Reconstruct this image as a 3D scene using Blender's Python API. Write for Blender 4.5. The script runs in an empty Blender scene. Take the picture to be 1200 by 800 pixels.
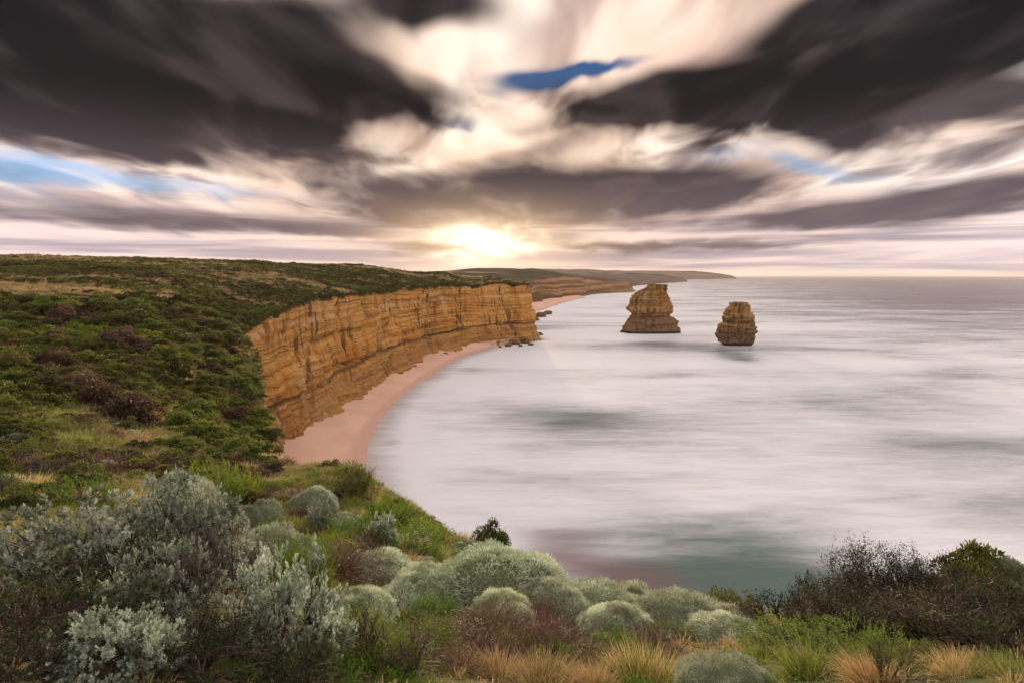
import bpy, math, random
import numpy as np

# ------------------------------------------------------------------ camera, sky, sun, exposure
SC = bpy.context.scene
COL = SC.collection
R = math.radians
F_PX = 667.0                      # focal length in photo pixels (photo is 1200 x 800)
EYE = np.array([0.0, 0.0, 60.0])  # camera 60 m above the sea
PITCH = math.atan(77.5 / F_PX)

cam_d = bpy.data.cameras.new('camera')
cam_d.sensor_width = 36.0
cam_d.lens = 36.0 * F_PX / 1200.0
cam_d.clip_start = 0.05
cam_d.clip_end = 90000
cam = bpy.data.objects.new('camera', cam_d)
cam.location = EYE
cam.rotation_euler = (math.pi / 2 - PITCH, 0, 0)
COL.objects.link(cam)
SC.camera = cam

SC.render.engine = 'CYCLES'
SC.cycles.use_denoising = True
SC.cycles.max_bounces = 6
SC.cycles.diffuse_bounces = 1
SC.cycles.glossy_bounces = 2
SC.cycles.transmission_bounces = 4
SC.cycles.transparent_max_bounces = 8
SC.cycles.volume_bounces = 0
SC.cycles.caustics_reflective = False
SC.cycles.caustics_refractive = False
SC.view_settings.view_transform = 'Standard'
SC.view_settings.look = 'None'
SC.view_settings.gamma = 1.0
SC.view_settings.exposure = 0.5
SC.view_settings.use_curve_mapping = False


def ray(px, py):
    a, b = (px - 600.0) / F_PX, (400.0 - py) / F_PX
    c, s = math.cos(PITCH), math.sin(PITCH)
    return np.array([a, c + b * s, -s + b * c])


def at_depth(px, py, depth):
    d = ray(px, py)
    return EYE + d * (depth / d[1])


def on_plane(px, py, z=0.0):
    d = ray(px, py)
    return EYE + d * ((z - EYE[2]) / d[2])


def z_at(y, py):
    k = (400.0 - py) / F_PX
    c, s = math.cos(PITCH), math.sin(PITCH)
    return EYE[2] + y * (k * c - s) / (c + k * s)


def azel(px, py):
    d = ray(px, py)
    d = d / np.linalg.norm(d)
    return math.atan2(d[0], d[1]), math.asin(d[2])


# ---- small node-building helper -------------------------------------------------------------
class Nd:
    """Wraps a socket so that shader maths reads like arithmetic."""
    def __init__(self, nt, s):
        self.nt, self.s = nt, s

    def _m(self, op, *args, clamp=False):
        n = self.nt.nodes.new('ShaderNodeMath')
        n.operation = op
        n.use_clamp = clamp
        for i, a in enumerate((self,) + args):
            if isinstance(a, Nd):
                self.nt.links.new(a.s, n.inputs[i])
            else:
                n.inputs[i].default_value = a
        return Nd(self.nt, n.outputs[0])

    def __add__(self, o): return self._m('ADD', o)
    __radd__ = __add__
    def __sub__(self, o): return self._m('SUBTRACT', o)
    def __mul__(self, o): return self._m('MULTIPLY', o)
    __rmul__ = __mul__
    def __truediv__(self, o): return self._m('DIVIDE', o)
    def neg(self): return self._m('MULTIPLY', -1.0)
    def step(self, a, b, to0=0.0, to1=1.0):
        n = self.nt.nodes.new('ShaderNodeMapRange')
        n.interpolation_type = 'SMOOTHSTEP'
        n.clamp = True
        self.nt.links.new(self.s, n.inputs['Value'])
        n.inputs['From Min'].default_value = a
        n.inputs['From Max'].default_value = b
        n.inputs['To Min'].default_value = to0
        n.inputs['To Max'].default_value = to1
        return Nd(self.nt, n.outputs[0])


class Tree:
    def __init__(self, nt):
        self.nt = nt
        nt.nodes.clear()

    def new(self, t, **kw):
        n = self.nt.nodes.new(t)
        for k, v in kw.items():
            setattr(n, k, v)
        return n

    def link(self, a, b):
        self.nt.links.new(a.s if isinstance(a, Nd) else a, b)

    def xyz(self, x, y, z):
        n = self.new('ShaderNodeCombineXYZ')
        for i, a in enumerate((x, y, z)):
            if isinstance(a, Nd):
                self.link(a, n.inputs[i])
            else:
                n.inputs[i].default_value = a
        return Nd(self.nt, n.outputs[0])

    def sep(self, v):
        n = self.new('ShaderNodeSeparateXYZ')
        self.link(v, n.inputs[0])
        return [Nd(self.nt, o) for o in n.outputs]

    def noise(self, vec, scale, detail=4, rough=0.55, dist=0.0):
        n = self.new('ShaderNodeTexNoise')
        if vec is not None:
            self.link(vec, n.inputs['Vector'])
        n.inputs['Scale'].default_value = scale
        n.inputs['Detail'].default_value = detail
        n.inputs['Roughness'].default_value = rough
        n.inputs['Distortion'].default_value = dist
        return Nd(self.nt, n.outputs[0])

    def mapping(self, vec, scale=(1, 1, 1), rot=(0, 0, 0)):
        n = self.new('ShaderNodeMapping')
        self.link(vec, n.inputs['Vector'])
        n.inputs['Scale'].default_value = scale
        n.inputs['Rotation'].default_value = rot
        return Nd(self.nt, n.outputs[0])

    def mix(self, f, a, b, blend='MIX'):
        n = self.new('ShaderNodeMix', data_type='RGBA', blend_type=blend)
        for s, v in ((n.inputs[0], f), (n.inputs[6], a), (n.inputs[7], b)):
            if isinstance(v, Nd):
                self.link(v, s)
            elif isinstance(v, (int, float)):
                s.default_value = v
            else:
                s.default_value = (*v, 1.0)
        return Nd(self.nt, n.outputs[2])

    def ramp(self, f, stops, interp='LINEAR'):
        n = self.new('ShaderNodeValToRGB')
        self.link(f, n.inputs[0])
        e = n.color_ramp.elements
        n.color_ramp.interpolation = interp
        while len(e) < len(stops):
            e.new(0.5)
        for el, (p, c) in zip(e, stops):
            el.position = p
            el.color = (*c, 1.0)
        return Nd(self.nt, n.outputs[0])

    def attr(self, name, out='Fac'):
        n = self.new('ShaderNodeAttribute', attribute_name=name)
        return Nd(self.nt, n.outputs[out])

    def pos(self):
        return Nd(self.nt, self.new('ShaderNodeNewGeometry').outputs['Position'])


# ---- sky: Nishita air behind a layer of evening cloud ----------------------------------------
SUN_AZ, SUN_EL = azel(568, 283)
world = bpy.data.worlds.new('World')
SC.world = world
world.use_nodes = True
T = Tree(world.node_tree)
sky = T.new('ShaderNodeTexSky', sky_type='NISHITA', sun_disc=False)
sky.sun_elevation = SUN_EL
sky.sun_rotation = SUN_AZ
sky.altitude = 60
sky.air_density = 1.0
sky.dust_density = 1.5
sky.ozone_density = 2.0
dirv = Nd(world.node_tree, T.new('ShaderNodeTexCoord').outputs['Generated'])
X, Y, Z = T.sep(dirv)
az = X._m('ARCTAN2', Y)
el = Z._m('ARCSINE')
zc = Z._m('MAXIMUM', 0.0) + 0.12
U, V = X / zc, Y / zc
# three grains of drifting cloud on a level layer, drawn out along the wind
n_mid = T.noise(T.xyz(U, V * 0.50, 0.0), 1.5, 3, 0.5, 0.4)
n_fine = T.noise(T.xyz(U, V * 0.48, 3.0), 3.1, 3, 0.48, 0.5)
n_w1 = T.noise(T.xyz(U, V * 0.50, 7.0), 2.1, 2, 0.5, 0.2)
n_low = T.noise(T.xyz(az * 2.6, el * 44.0, 5.0), 1.0, 3, 0.55, 0.4)
waz = az + (n_w1 - 0.5) * 0.16 + (n_fine - 0.5) * 0.07
wel = el + ((n_mid - 0.5) * 0.09 + (n_fine - 0.5) * 0.05) * el.step(-0.02, 0.35, 0.25, 1.0)
WV = T.xyz(waz, wel, 0.0)


def blob(px, py, rx, ry, tilt=0.0, w=1.0):
    """soft cloud mass centred where the photo shows it, as azimuth / elevation"""
    a0, e0 = azel(px, py)
    a1, _ = azel(px + rx * 0.5, py)
    a2, _ = azel(px - rx * 0.5, py)
    _, e1 = azel(px, py - ry * 0.5)
    _, e2 = azel(px, py + ry * 0.5)
    mp = T.new('ShaderNodeMapping', vector_type='TEXTURE')
    T.link(WV, mp.inputs['Vector'])
    mp.inputs['Location'].default_value = (a0, e0, 0)
    mp.inputs['Rotation'].default_value = (0, 0, R(tilt))
    mp.inputs['Scale'].default_value = (abs(a1 - a2), abs(e1 - e2), 1)
    dt = T.new('ShaderNodeVectorMath', operation='DOT_PRODUCT')
    T.link(mp.outputs[0], dt.inputs[0])
    T.link(mp.outputs[0], dt.inputs[1])
    pw = T.new('ShaderNodeMath', operation='POWER')
    pw.inputs[0].default_value = math.exp(-1.0)
    T.link(dt.outputs['Value'], pw.inputs[1])
    return Nd(world.node_tree, pw.outputs[0]), w


def total(bl):
    s = bl[0][0] * bl[0][1]
    for b, w in bl[1:]:
        s = b._m('MULTIPLY_ADD', w, s)
    return s


dark = total([
    blob(80, 62, 330, 112, -3, 1.35), blob(320, 92, 170, 70, 3, 0.85), blob(440, 112, 120, 34, 0, 0.85),
    blob(490, 6, 110, 36, 0, 1.1), blob(215, 160, 170, 30, 4, 0.45), blob(330, 20, 120, 40, 0, 0.35),
    blob(610, 226, 290, 36, 0, 1.02), blob(440, 240, 100, 17, -4, 0.5), blob(790, 222, 130, 26, 3, 0.6),
    blob(705, 148, 115, 26, 16, 1.0), blob(790, 120, 130, 32, -4, 1.0),
    blob(1040, 2, 150, 42, 12, 0.9), blob(1170, 40, 150, 80, 10, 1.05), blob(1070, 138, 220, 34, -3, 1.15), blob(910, 108, 90, 24, 8, 0.7), blob(930, 40, 80, 26, 25, 0.6), blob(1015, 66, 110, 30, 10, 0.65),
    blob(1120, 236, 220, 24, 6, 1.05), blob(960, 256, 110, 12, 3, 0.6),
    blob(90, 252, 260, 15, 0, 0.60), blob(330, 268, 170, 10, 0, 0.50),
    blob(500, 291, 42, 7, 0, 0.8), blob(440, 278, 80, 6, 0, 0.45), blob(690, 289, 80, 10, -4, 0.55), blob(830, 287, 170, 6, 0, 0.70),
    blob(640, 263, 170, 9, 0, 0.4), blob(1130, 294, 150, 5, 3, 0.3),
])
gap = total([blob(520, 70, 60, 26, 30, 0.5), blob(560, 180, 120, 10, 8, 0.5), blob(250, 216, 180, 10, -4, 0.4)])
blue = total([
    blob(645, 89, 62, 12, 2, 1.7), blob(700, 84, 50, 8, 0, 1.0), blob(935, 196, 100, 12, -10, 1.15), blob(45, 197, 130, 18, -5, 1.2), blob(260, 226, 110, 12, -4, 0.8),
    blob(545, 143, 26, 12, 0, 0.9), blob(595, 108, 34, 12, 0, 0.6), blob(870, 172, 50, 10, -6, 0.6),
])
# out of view the cloud is made thinner, to throw more light on the land
in_view = ((az * az) * (1 / 0.95 ** 2) + (el * el) * (1 / 0.62 ** 2))
inview = in_view.step(1.0, 2.0, 1.0, 0.0)
hi_el = el.step(0.05, 0.15)
dark_n = ((n_mid - 0.5) * 0.55 + (n_fine - 0.5) * 0.95) * hi_el + (n_low - 0.5) * 0.8 * (hi_el * -1.0 + 1.0)
dk = dark - gap + dark_n
dk = dk * inview + n_w1.step(0.48, 0.72) * 0.75 * (inview * -1.0 + 1.0)
d_amt = dk.step(0.08, 0.96)
b_amt = (blue * 1.35 + (n_mid - 0.5) * 0.6 + (n_fine - 0.5) * 1.8).step(0.0, 2.0)

sdx = waz - SUN_AZ
sde = wel - SUN_EL
g_r2 = (sdx * (1 / 0.050)) * (sdx * (1 / 0.050)) + (sde * (1 / 0.024)) * (sde * (1 / 0.024))
g_core = g_r2.neg()._m('EXPONENT')
adx, ade = az - SUN_AZ, el - SUN_EL
h_r2 = (adx * (1 / 0.17)) * (adx * (1 / 0.17)) + (ade * (1 / 0.055)) * (ade * (1 / 0.055))
g_halo = h_r2.neg()._m('EXPONENT')
w_r2 = (adx * (1 / 0.75)) * (adx * (1 / 0.75)) + (ade * (1 / 0.50)) * (ade * (1 / 0.50))
g_wide = w_r2.neg()._m('EXPONENT')

cream = T.mix(n_mid.step(0.36, 0.66), (0.72, 0.52, 0.40), (0.94, 0.80, 0.67))
cream = T.mix(n_fine.step(0.42, 0.68) * 0.85, cream, (0.36, 0.235, 0.185))
low = T.mix(n_low.step(0.36, 0.64), (0.70, 0.54, 0.475), (0.33, 0.265, 0.29))
cream = T.mix(el.step(0.05, 0.16), low, cream)
dusk = T.mix(el.step(0.04, 0.27), (0.105, 0.076, 0.088), (0.006, 0.0055, 0.007))
dusk = T.mix((n_fine * 0.6 + n_mid * 0.4).step(0.56, 0.34) * 0.65, dusk, T.mix(el.step(0.1, 0.3), (0.14, 0.100, 0.098), (0.060, 0.045, 0.045)))
air = T.mix(1.0, Nd(world.node_tree, sky.outputs[0]), (0.14, 0.14, 0.14), 'MULTIPLY')
air_blue = T.mix(el.step(0.14, 0.30), (0.26, 0.42, 0.62), (0.006, 0.062, 0.175))
air = T.mix(0.95, air, air_blue)
c = T.mix(b_amt, cream, air)
c = T.mix(d_amt, c, dusk)
c = T.mix(g_halo * 0.5, c, (1.0, 0.70, 0.38))
lit = T.mix(1.0, c, T.mix(g_wide, (1.12, 1.22, 1.40), (1.06, 1.0, 0.95)), 'MULTIPLY')  # sky away from the sun brightened and cooled, for its light on the land
c = T.mix(g_core._m('MINIMUM', 1.0), lit, (2.6, 2.2, 1.6))
bg = T.new('ShaderNodeBackground')
SKY_STRENGTH = 0.10
c = T.mix(1.0, c, (1 / SKY_STRENGTH,) * 3, 'MULTIPLY')
T.link(c, bg.inputs['Color'])
bg.inputs['Strength'].default_value = SKY_STRENGTH
T.link(bg.outputs[0], T.new('ShaderNodeOutputWorld').inputs['Surface'])
world.cycles.sampling_method = 'MANUAL'
world.cycles.sample_map_resolution = 512

sun_d = bpy.data.lights.new('sun', 'SUN')
sun_d.energy = 4.5
sun_d.angle = R(2.5)
sun_d.color = (1.0, 0.72, 0.45)
sun = bpy.data.objects.new('sun', sun_d)
sun.rotation_euler = (math.pi / 2 - SUN_EL, 0, math.pi - SUN_AZ)
COL.objects.link(sun)

# ------------------------------------------------------------------ helpers
rng = np.random.default_rng(7)
random.seed(7)


def _h(ix, iy, iz, seed):
    n = (ix.astype(np.int64) * 374761393 + iy.astype(np.int64) * 668265263 + iz.astype(np.int64) * 2147483647 + seed * 1274126177) & 0xffffffff
    n = ((n ^ (n >> 13)) * 1274126177) & 0xffffffff
    return ((n ^ (n >> 16)) & 0xffff) / 65535.0


def vnoise(x, y, z=None, seed=0):
    x = np.asarray(x, float)
    y = np.asarray(y, float)
    z = np.zeros_like(x) if z is None else np.asarray(z, float)
    x, y, z = np.broadcast_arrays(x, y, z)
    ix, iy, iz = np.floor(x), np.floor(y), np.floor(z)
    fx, fy, fz = x - ix, y - iy, z - iz
    ux, uy, uz = (f * f * (3 - 2 * f) for f in (fx, fy, fz))
    r = 0
    for dz, wz in ((0, 1 - uz), (1, uz)):
        for dy, wy in ((0, 1 - uy), (1, uy)):
            for dx, wx in ((0, 1 - ux), (1, ux)):
                r = r + _h(ix + dx, iy + dy, iz + dz, seed) * wx * wy * wz
    return r * 2 - 1


def fbm(x, y, z=None, oct=4, seed=0, gain=0.5):
    a, s, f = 1.0, 0.0, 1.0
    for o in range(oct):
        s = s + a * vnoise(x * f, y * f, None if z is None else z * f, seed + o * 17)
        a *= gain
        f *= 2.03
    return s


def mesh_obj(name, verts, faces, mat, parent=None, smooth=True, attrs=None, link=True):
    me = bpy.data.meshes.new(name)
    verts = np.asarray(verts, np.float32)
    faces = np.asarray(faces, np.int32)
    k = faces.shape[1]
    me.vertices.add(len(verts))
    me.vertices.foreach_set('co', verts.ravel())
    me.loops.add(faces.size)
    me.loops.foreach_set('vertex_index', faces.ravel())
    me.polygons.add(len(faces))
    me.polygons.foreach_set('loop_start', np.arange(len(faces), dtype=np.int32) * k)
    me.polygons.foreach_set('loop_total', np.full(len(faces), k, np.int32))
    me.polygons.foreach_set('use_smooth', np.full(len(faces), smooth, bool))
    for an, av in (attrs or {}).items():
        a = me.attributes.new(an, 'FLOAT', 'POINT')
        a.data.foreach_set('value', np.asarray(av, np.float32).ravel())
    me.update(calc_edges=True)
    me.validate()
    if mat:
        me.materials.append(mat)
    o = bpy.data.objects.new(name, me)
    if link:
        COL.objects.link(o)
    if parent:
        o.parent = parent
    return o


def grid_faces(n, m, wrap=False):
    i, j = np.meshgrid(np.arange(n - 1), np.arange(m if wrap else m - 1), indexing='ij')
    j2 = (j + 1) % m
    return np.stack([i * m + j, (i + 1) * m + j, (i + 1) * m + j2, i * m + j2], -1).reshape(-1, 4)


def tag(o, label=None, cat=None, group=None, kind=None):
    for k, v in (('label', label), ('category', cat), ('group', group), ('kind', kind)):
        if v:
            o[k] = v
    return o


def mat(name):
    m = bpy.data.materials.new(name)
    m.use_nodes = True
    t = Tree(m.node_tree)
    out = t.new('ShaderNodeOutputMaterial')
    b = t.new('ShaderNodeBsdfPrincipled')
    t.link(b.outputs[0], out.inputs['Surface'])
    t.out, t.b = out, b
    b.inputs['Roughness'].default_value = 0.9
    b.inputs['Specular IOR Level'].default_value = 0.2
    return m, t


def smooth_line(pts, n):
    """Catmull-Rom through pts, resampled to n equal steps"""
    p = np.asarray(pts, float)
    q = np.vstack([2 * p[0] - p[1], p, 2 * p[-1] - p[-2]])
    out = []
    for i in range(len(p) - 1):
        t = np.linspace(0, 1, 24, endpoint=False)[:, None]
        a, b, c_, d = q[i], q[i + 1], q[i + 2], q[i + 3]
        out.append(0.5 * ((2 * b) + (c_ - a) * t + (2 * a - 5 * b + 4 * c_ - d) * t ** 2 + (3 * b - a - 3 * c_ + d) * t ** 3))
    out.append(p[-1:])
    o = np.vstack(out)
    return resample(o, n)


def resample(o, n):
    s = np.r_[0, np.cumsum(np.linalg.norm(np.diff(o[:, :2], axis=0), axis=1))]
    t = np.linspace(0, s[-1], n)
    return np.stack([np.interp(t, s, o[:, k]) for k in range(o.shape[1])], 1)


def normals_right(p):
    d = np.gradient(p[:, :2], axis=0)
    d /= np.maximum(np.linalg.norm(d, axis=1, keepdims=True), 1e-9)
    return np.stack([d[:, 1], -d[:, 0]], 1)


def seg_dist(pts, line):
    """distance of pts (n,2) to polyline line (m,2), and nearest points"""
    best = np.full(len(pts), 1e18)
    near = np.zeros((len(pts), 2))
    for a, b in zip(line[:-1], line[1:]):
        ab = b - a
        t = np.clip(((pts - a) @ ab) / max(ab @ ab, 1e-12), 0, 1)
        q = a + t[:, None] * ab
        d = ((pts - q) ** 2).sum(1)
        m = d < best
        best[m] = d[m]
        near[m] = q[m]
    return np.sqrt(best), near


def inside_poly(pts, poly):
    x, y = pts[:, 0], pts[:, 1]
    c_ = np.zeros(len(pts), bool)
    for a, b in zip(poly, np.roll(poly, -1, 0)):
        if a[1] == b[1]:
            continue
        m = ((a[1] > y) != (b[1] > y)) & (x < (b[0] - a[0]) * (y - a[1]) / (b[1] - a[1]) + a[0])
        c_ ^= m
    return c_


# ------------------------------------------------------------------ shape of the coast
# ground heights read from the photograph: pixel + distance
CTRL = [at_depth(*p) for p in [
    (0, 303, 330), (150, 305, 360), (300, 308.5, 400), (400, 313, 440), (450, 317, 470), (520, 321.5, 520), (580, 325.5, 560),
    (-200, 302, 330), (-500, 302, 330),
    (0, 322, 200), (150, 324, 215), (300, 330, 260), (400, 332, 340),
    (-200, 322, 200), (-500, 330, 180),
    (0, 345, 130), (150, 347, 150), (240, 350, 175), (-250, 345, 120),
    (0, 400, 70), (100, 400, 75), (200, 400, 88), (250, 395, 108), (-250, 400, 65),
    (0, 450, 45), (100, 450, 50), (190, 452, 60), (245, 455, 75), (280, 452, 92), (-250, 450, 42),
    (0, 500, 28), (100, 502, 32), (190, 505, 42), (245, 512, 56), (285, 525, 68), (-250, 500, 26),
    (0, 545, 20), (120, 548, 22), (230, 552, 24), (300, 556, 26), (-300, 545, 18),
    (0, 620, 10.5), (150, 630, 11), (280, 620, 13.5), (-300, 620, 10),
    (350, 610, 15), (430, 640, 14), (500, 660, 12.5), (560, 680, 11.5),
    (0, 720, 5.0), (250, 720, 6.2), (450, 720, 8.2), (600, 735, 8.2), (750, 745, 8.2), (900, 745, 8.0), (1050, 735, 8.0), (1200, 720, 8.0), (1500, 700, 8.0),
    (0, 830, 2.9), (300, 830, 3.3), (600, 830, 4.0), (900, 830, 4.0), (1200, 830, 3.8),
]]
CTRL += [np.array(p, float) for p in [(0, 0, 58.4), (2, -3, 58.8), (-3, -3, 58.9), (-10, -12, 60), (10, -12, 59.5), (-40, -20, 61), (30, -30, 60),
                                      (-80, -80, 64), (60, -120, 62), (-400, -200, 68), (-900, 300, 72), (-1500, 1500, 75), (-300, 800, 66), (-120, 700, 60), (-60, 1000, 56), (-300, 1300, 66)]]

# brow of the land, walked with the sea on the right-hand side
brow_near = [at_depth(*p) for p in [
    (1900, 720, 7.5), (1500, 712, 8.8), (1200, 705, 9.6), (1050, 712, 10.0), (900, 724, 10.2), (760, 716, 10.9), (690, 707, 12.0), (645, 697, 13.6), (585, 650, 16.5),
    (500, 607, 19.5), (425, 562, 23.5), (372, 548, 27.0), (330, 541, 33.0), (308, 534, 46.0), (303, 524, 68.0), (309, 478, 92.0), (310, 440, 104.0), (300, 412, 118.0),
    (282, 386, 136.0), (268, 371, 160.0)]]
# (foot px, foot py, brow py)
main_wall = [(322, 560, 392), (345, 529, 374), (372, 508, 358), (400, 482, 348), (432, 461, 344), (470, 437, 340), (512, 417, 336.5), (548, 407.5, 334), (582, 402, 332.5), (606, 398.5, 331.5)]
brow_main, foot_main = [], []
feet = np.array([on_plane(a, b, 2.0) for a, b, _ in main_wall])
nr = normals_right(feet)
for (a, b, t), f, n in zip(main_wall, feet, nr):
    xy = f[:2] - n * 9.0
    brow_main.append(np.array([xy[0], xy[1], z_at(xy[1], t)]))
    foot_main.append(f)
tip = foot_main[-1]
tail = [((10, 8), 51.5), ((17, 26), 52.5), ((14, 48), 53.5), ((0, 70), 54.5), ((-30, 110), 55), ((-60, 200), 56), ((-70, 330), 56), ((-60, 500), 56), ((-40, 720), 56)]
brow_tail = [np.array([tip[0] - 6 + a[0], tip[1] + a[1], z]) for a, z in tail]
brow_ctrl = np.array(brow_near + brow_main + brow_tail)
CTRL_ALL = np.array(CTRL + brow_near + brow_main + brow_tail)
brow_line = smooth_line(brow_ctrl, 2400)


def logq(x, y):
    r = np.hypot(x, y)
    f = np.log1p(r / 4.0) / np.maximum(r, 1e-6)
    return x * f, y * f


_cx, _cy = logq(CTRL_ALL[:, 0], CTRL_ALL[:, 1])


def _tps(dx, dy):
    r2 = dx * dx + dy * dy
    return 0.5 * r2 * np.log(r2 + 1e-9)


_n = len(_cx)
_A = np.zeros((_n + 3, _n + 3))
_A[:_n, :_n] = _tps(_cx[:, None] - _cx[None], _cy[:, None] - _cy[None]) + np.eye(_n) * 4e-3
_A[:_n, _n:] = np.stack([np.ones(_n), _cx, _cy], 1)
_A[_n:, :_n] = _A[:_n, _n:].T
_W = np.linalg.solve(_A, np.r_[CTRL_ALL[:, 2], 0, 0, 0])


def height(x, y):
    x = np.atleast_1d(np.asarray(x, float))
    y = np.atleast_1d(np.asarray(y, float))
    sh = x.shape
    x, y = x.ravel(), y.ravel()
    qx, qy = logq(x, y)
    z = np.empty(len(x))
    for s in range(0, len(x), 40000):
        e = slice(s, s + 40000)
        z[e] = _tps(qx[e, None] - _cx[None], qy[e, None] - _cy[None]) @ _W[:_n] + _W[_n] + _W[_n + 1] * qx[e] + _W[_n + 2] * qy[e]
    r = np.hypot(x, y)
    amp = np.clip((r - 2) / 30, 0, 1)
    z += amp * 0.45 * fbm(x / 7, y / 7, oct=4, seed=3) + np.clip((r - 60) / 200, 0, 1) * 1.1 * fbm(x / 34, y / 34, oct=3, seed=5)
    z += np.clip((r - 1) / 6, 0, 1) * 0.10 * fbm(x / 1.3, y / 1.3, oct=2, seed=9)
    return z.reshape(sh)


_CLOSE = [[-300, 1900], [-3000, 2500], [-3000, -900], [300, -900], [250, -40]]
POLY_C = np.vstack([brow_line[::3, :2], _CLOSE])
POLY = np.vstack([brow_line[:, :2], _CLOSE])
RING = np.vstack([POLY_C, POLY_C[:1]])


def hit(px, py):
    """where the line of sight through a photo pixel meets the land"""
    d = ray(px, py)
    lo, hi = 1.2, 1600.0
    for n in (260, 24):
        t = np.exp(np.linspace(math.log(lo), math.log(hi), n))
        P_ = EYE[None] + d[None] * t[:, None]
        below = P_[:, 2] < height(P_[:, 0], P_[:, 1])
        i = int(np.argmax(below)) if below.any() else n - 1
        lo, hi = t[max(i - 1, 0)], t[i]
    return P_[i]

# ------------------------------------------------------------------ materials of the setting
def m_ground():
    m, t = mat('heath_ground')
    p = t.pos()
    x, y, z = t.sep(p)
    n1 = t.noise(p, 0.045, 5, 0.6)
    n2 = t.noise(p, 0.35, 5, 0.65)
    n3 = t.noise(p, 2.6, 4, 0.7)
    n4 = t.noise(t.mapping(p, (0.02, 0.055, 0.02), (0, 0, 0.3)), 1.0, 4, 0.6)
    green = t.mix(n3.step(0.3, 0.7), (0.018, 0.028, 0.008), (0.065, 0.080, 0.020))
    brown = t.mix(n3.step(0.3, 0.7), (0.026, 0.018, 0.012), (0.080, 0.054, 0.032))
    straw = t.mix(n3.step(0.3, 0.7), (0.11, 0.078, 0.045), (0.24, 0.17, 0.10))
    c = t.mix(n2.step(0.42, 0.60), green, brown)
    c = t.mix(n4.step(0.50, 0.60) * n2.step(0.35, 0.55), c, straw)
    c = t.mix(n1.step(0.52, 0.66) * 0.6, c, straw)
    t.link(c, t.b.inputs['Base Color'])
    bp = t.new('ShaderNodeBump')
    bp.inputs['Strength'].default_value = 0.8
    bp.inputs['Distance'].default_value = 0.5
    t.link(n2 + n3 * 0.5, bp.inputs['Height'])
    t.link(bp.outputs[0], t.b.inputs['Normal'])
    return m


def m_rock(name, hi=1.0, tilt=0.0, far=1.0):
    m, t = mat(name)
    p = t.pos()
    x, y, z = t.sep(p)
    wob = t.noise(p, 0.02, 3) * 7.0 + t.noise(p, 0.15, 3) * 1.6
    zl = z + wob + x * tilt
    bed = t.noise(t.xyz(x * 0.004, y * 0.004, zl * 0.22), 1.0, 6, 0.62)
    bed2 = t.noise(t.xyz(x * 0.01, y * 0.01, zl * 0.9 + 40), 1.0, 4, 0.7)
    streak = t.noise(t.xyz(x * 0.30 * far, y * 0.30 * far, z * 0.018), 1.0, 5, 0.6)
    blot = t.noise(p, 0.06, 5, 0.65)
    grit = t.noise(p, 0.9, 5, 0.7)
    H = lambda r_, g_, b_: (r_ * hi, g_ * hi, b_ * hi)
    c = t.ramp(bed, [(0.32, H(0.10, 0.048, 0.016)), (0.39, H(0.40, 0.19, 0.048)), (0.47, H(0.58, 0.31, 0.085)),
                     (0.54, H(0.66, 0.41, 0.155)), (0.60, H(0.46, 0.225, 0.055)), (0.72, H(0.70, 0.50, 0.26))])
    c = t.mix(bed2.step(0.53, 0.58) * 0.7, c, H(0.15, 0.075, 0.028))
    c = t.mix(blot.step(0.48, 0.66) * 0.75, c, H(0.56, 0.255, 0.055))
    c = t.mix(blot.step(0.46, 0.32) * 0.6, c, H(0.66, 0.46, 0.23))
    stain = t.noise(p, 0.035, 3).step(0.42, 0.60)
    c = t.mix(streak.step(0.49, 0.60) * stain * 0.9, c, H(0.10, 0.052, 0.022))
    c = t.mix(streak.step(0.40, 0.28) * 0.5, c, H(0.74, 0.58, 0.36))
    c = t.mix(grit.step(0.42, 0.75) * 0.5, c, H(0.20, 0.11, 0.05))
    t.link(c, t.b.inputs['Base Color'])
    bp = t.new('ShaderNodeBump')
    bp.inputs['Strength'].default_value = 0.9
    bp.inputs['Distance'].default_value = 1.2
    t.link(bed2 * 0.9 + grit * 0.6 + streak * 0.5, bp.inputs['Height'])
    t.link(bp.outputs[0], t.b.inputs['Normal'])
    t.c = c
    return m, t


M_GROUND = m_ground()
M_CLIFF, tc = m_rock('limestone_cliff', 1.02)
# the wave-cut base and ledges are darker stone; scrub clings to ledges near the top
_p = tc.pos()
_x, _y, _z = tc.sep(_p)
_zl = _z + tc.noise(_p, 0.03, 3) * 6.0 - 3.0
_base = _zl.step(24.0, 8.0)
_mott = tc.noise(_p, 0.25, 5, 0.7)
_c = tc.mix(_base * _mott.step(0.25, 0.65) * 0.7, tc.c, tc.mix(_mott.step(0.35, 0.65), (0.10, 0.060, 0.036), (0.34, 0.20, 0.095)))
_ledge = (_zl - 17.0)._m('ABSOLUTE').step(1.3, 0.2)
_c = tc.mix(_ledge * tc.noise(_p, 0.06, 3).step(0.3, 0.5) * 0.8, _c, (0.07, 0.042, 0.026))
_pale = (_zl - 41.5)._m('ABSOLUTE').step(1.6, 0.3) * tc.noise(_p, 0.05, 3).step(0.4, 0.6)
_c = tc.mix(_pale * 0.7, _c, (0.66, 0.47, 0.33))
_veg = tc.attr('veg')
_vn = tc.noise(_p, 0.45, 5, 0.75)
_c = tc.mix((_veg + (_vn - 0.5) * 1.1).step(0.38, 0.55), _c, tc.mix(_mott.step(0.35, 0.65), (0.035, 0.052, 0.014), (0.11, 0.12, 0.035)))
_c = tc.mix(1.0, _c, (1.0, 0.90, 0.73), 'MULTIPLY')
tc.link(_c, tc.b.inputs['Base Color'])

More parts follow.
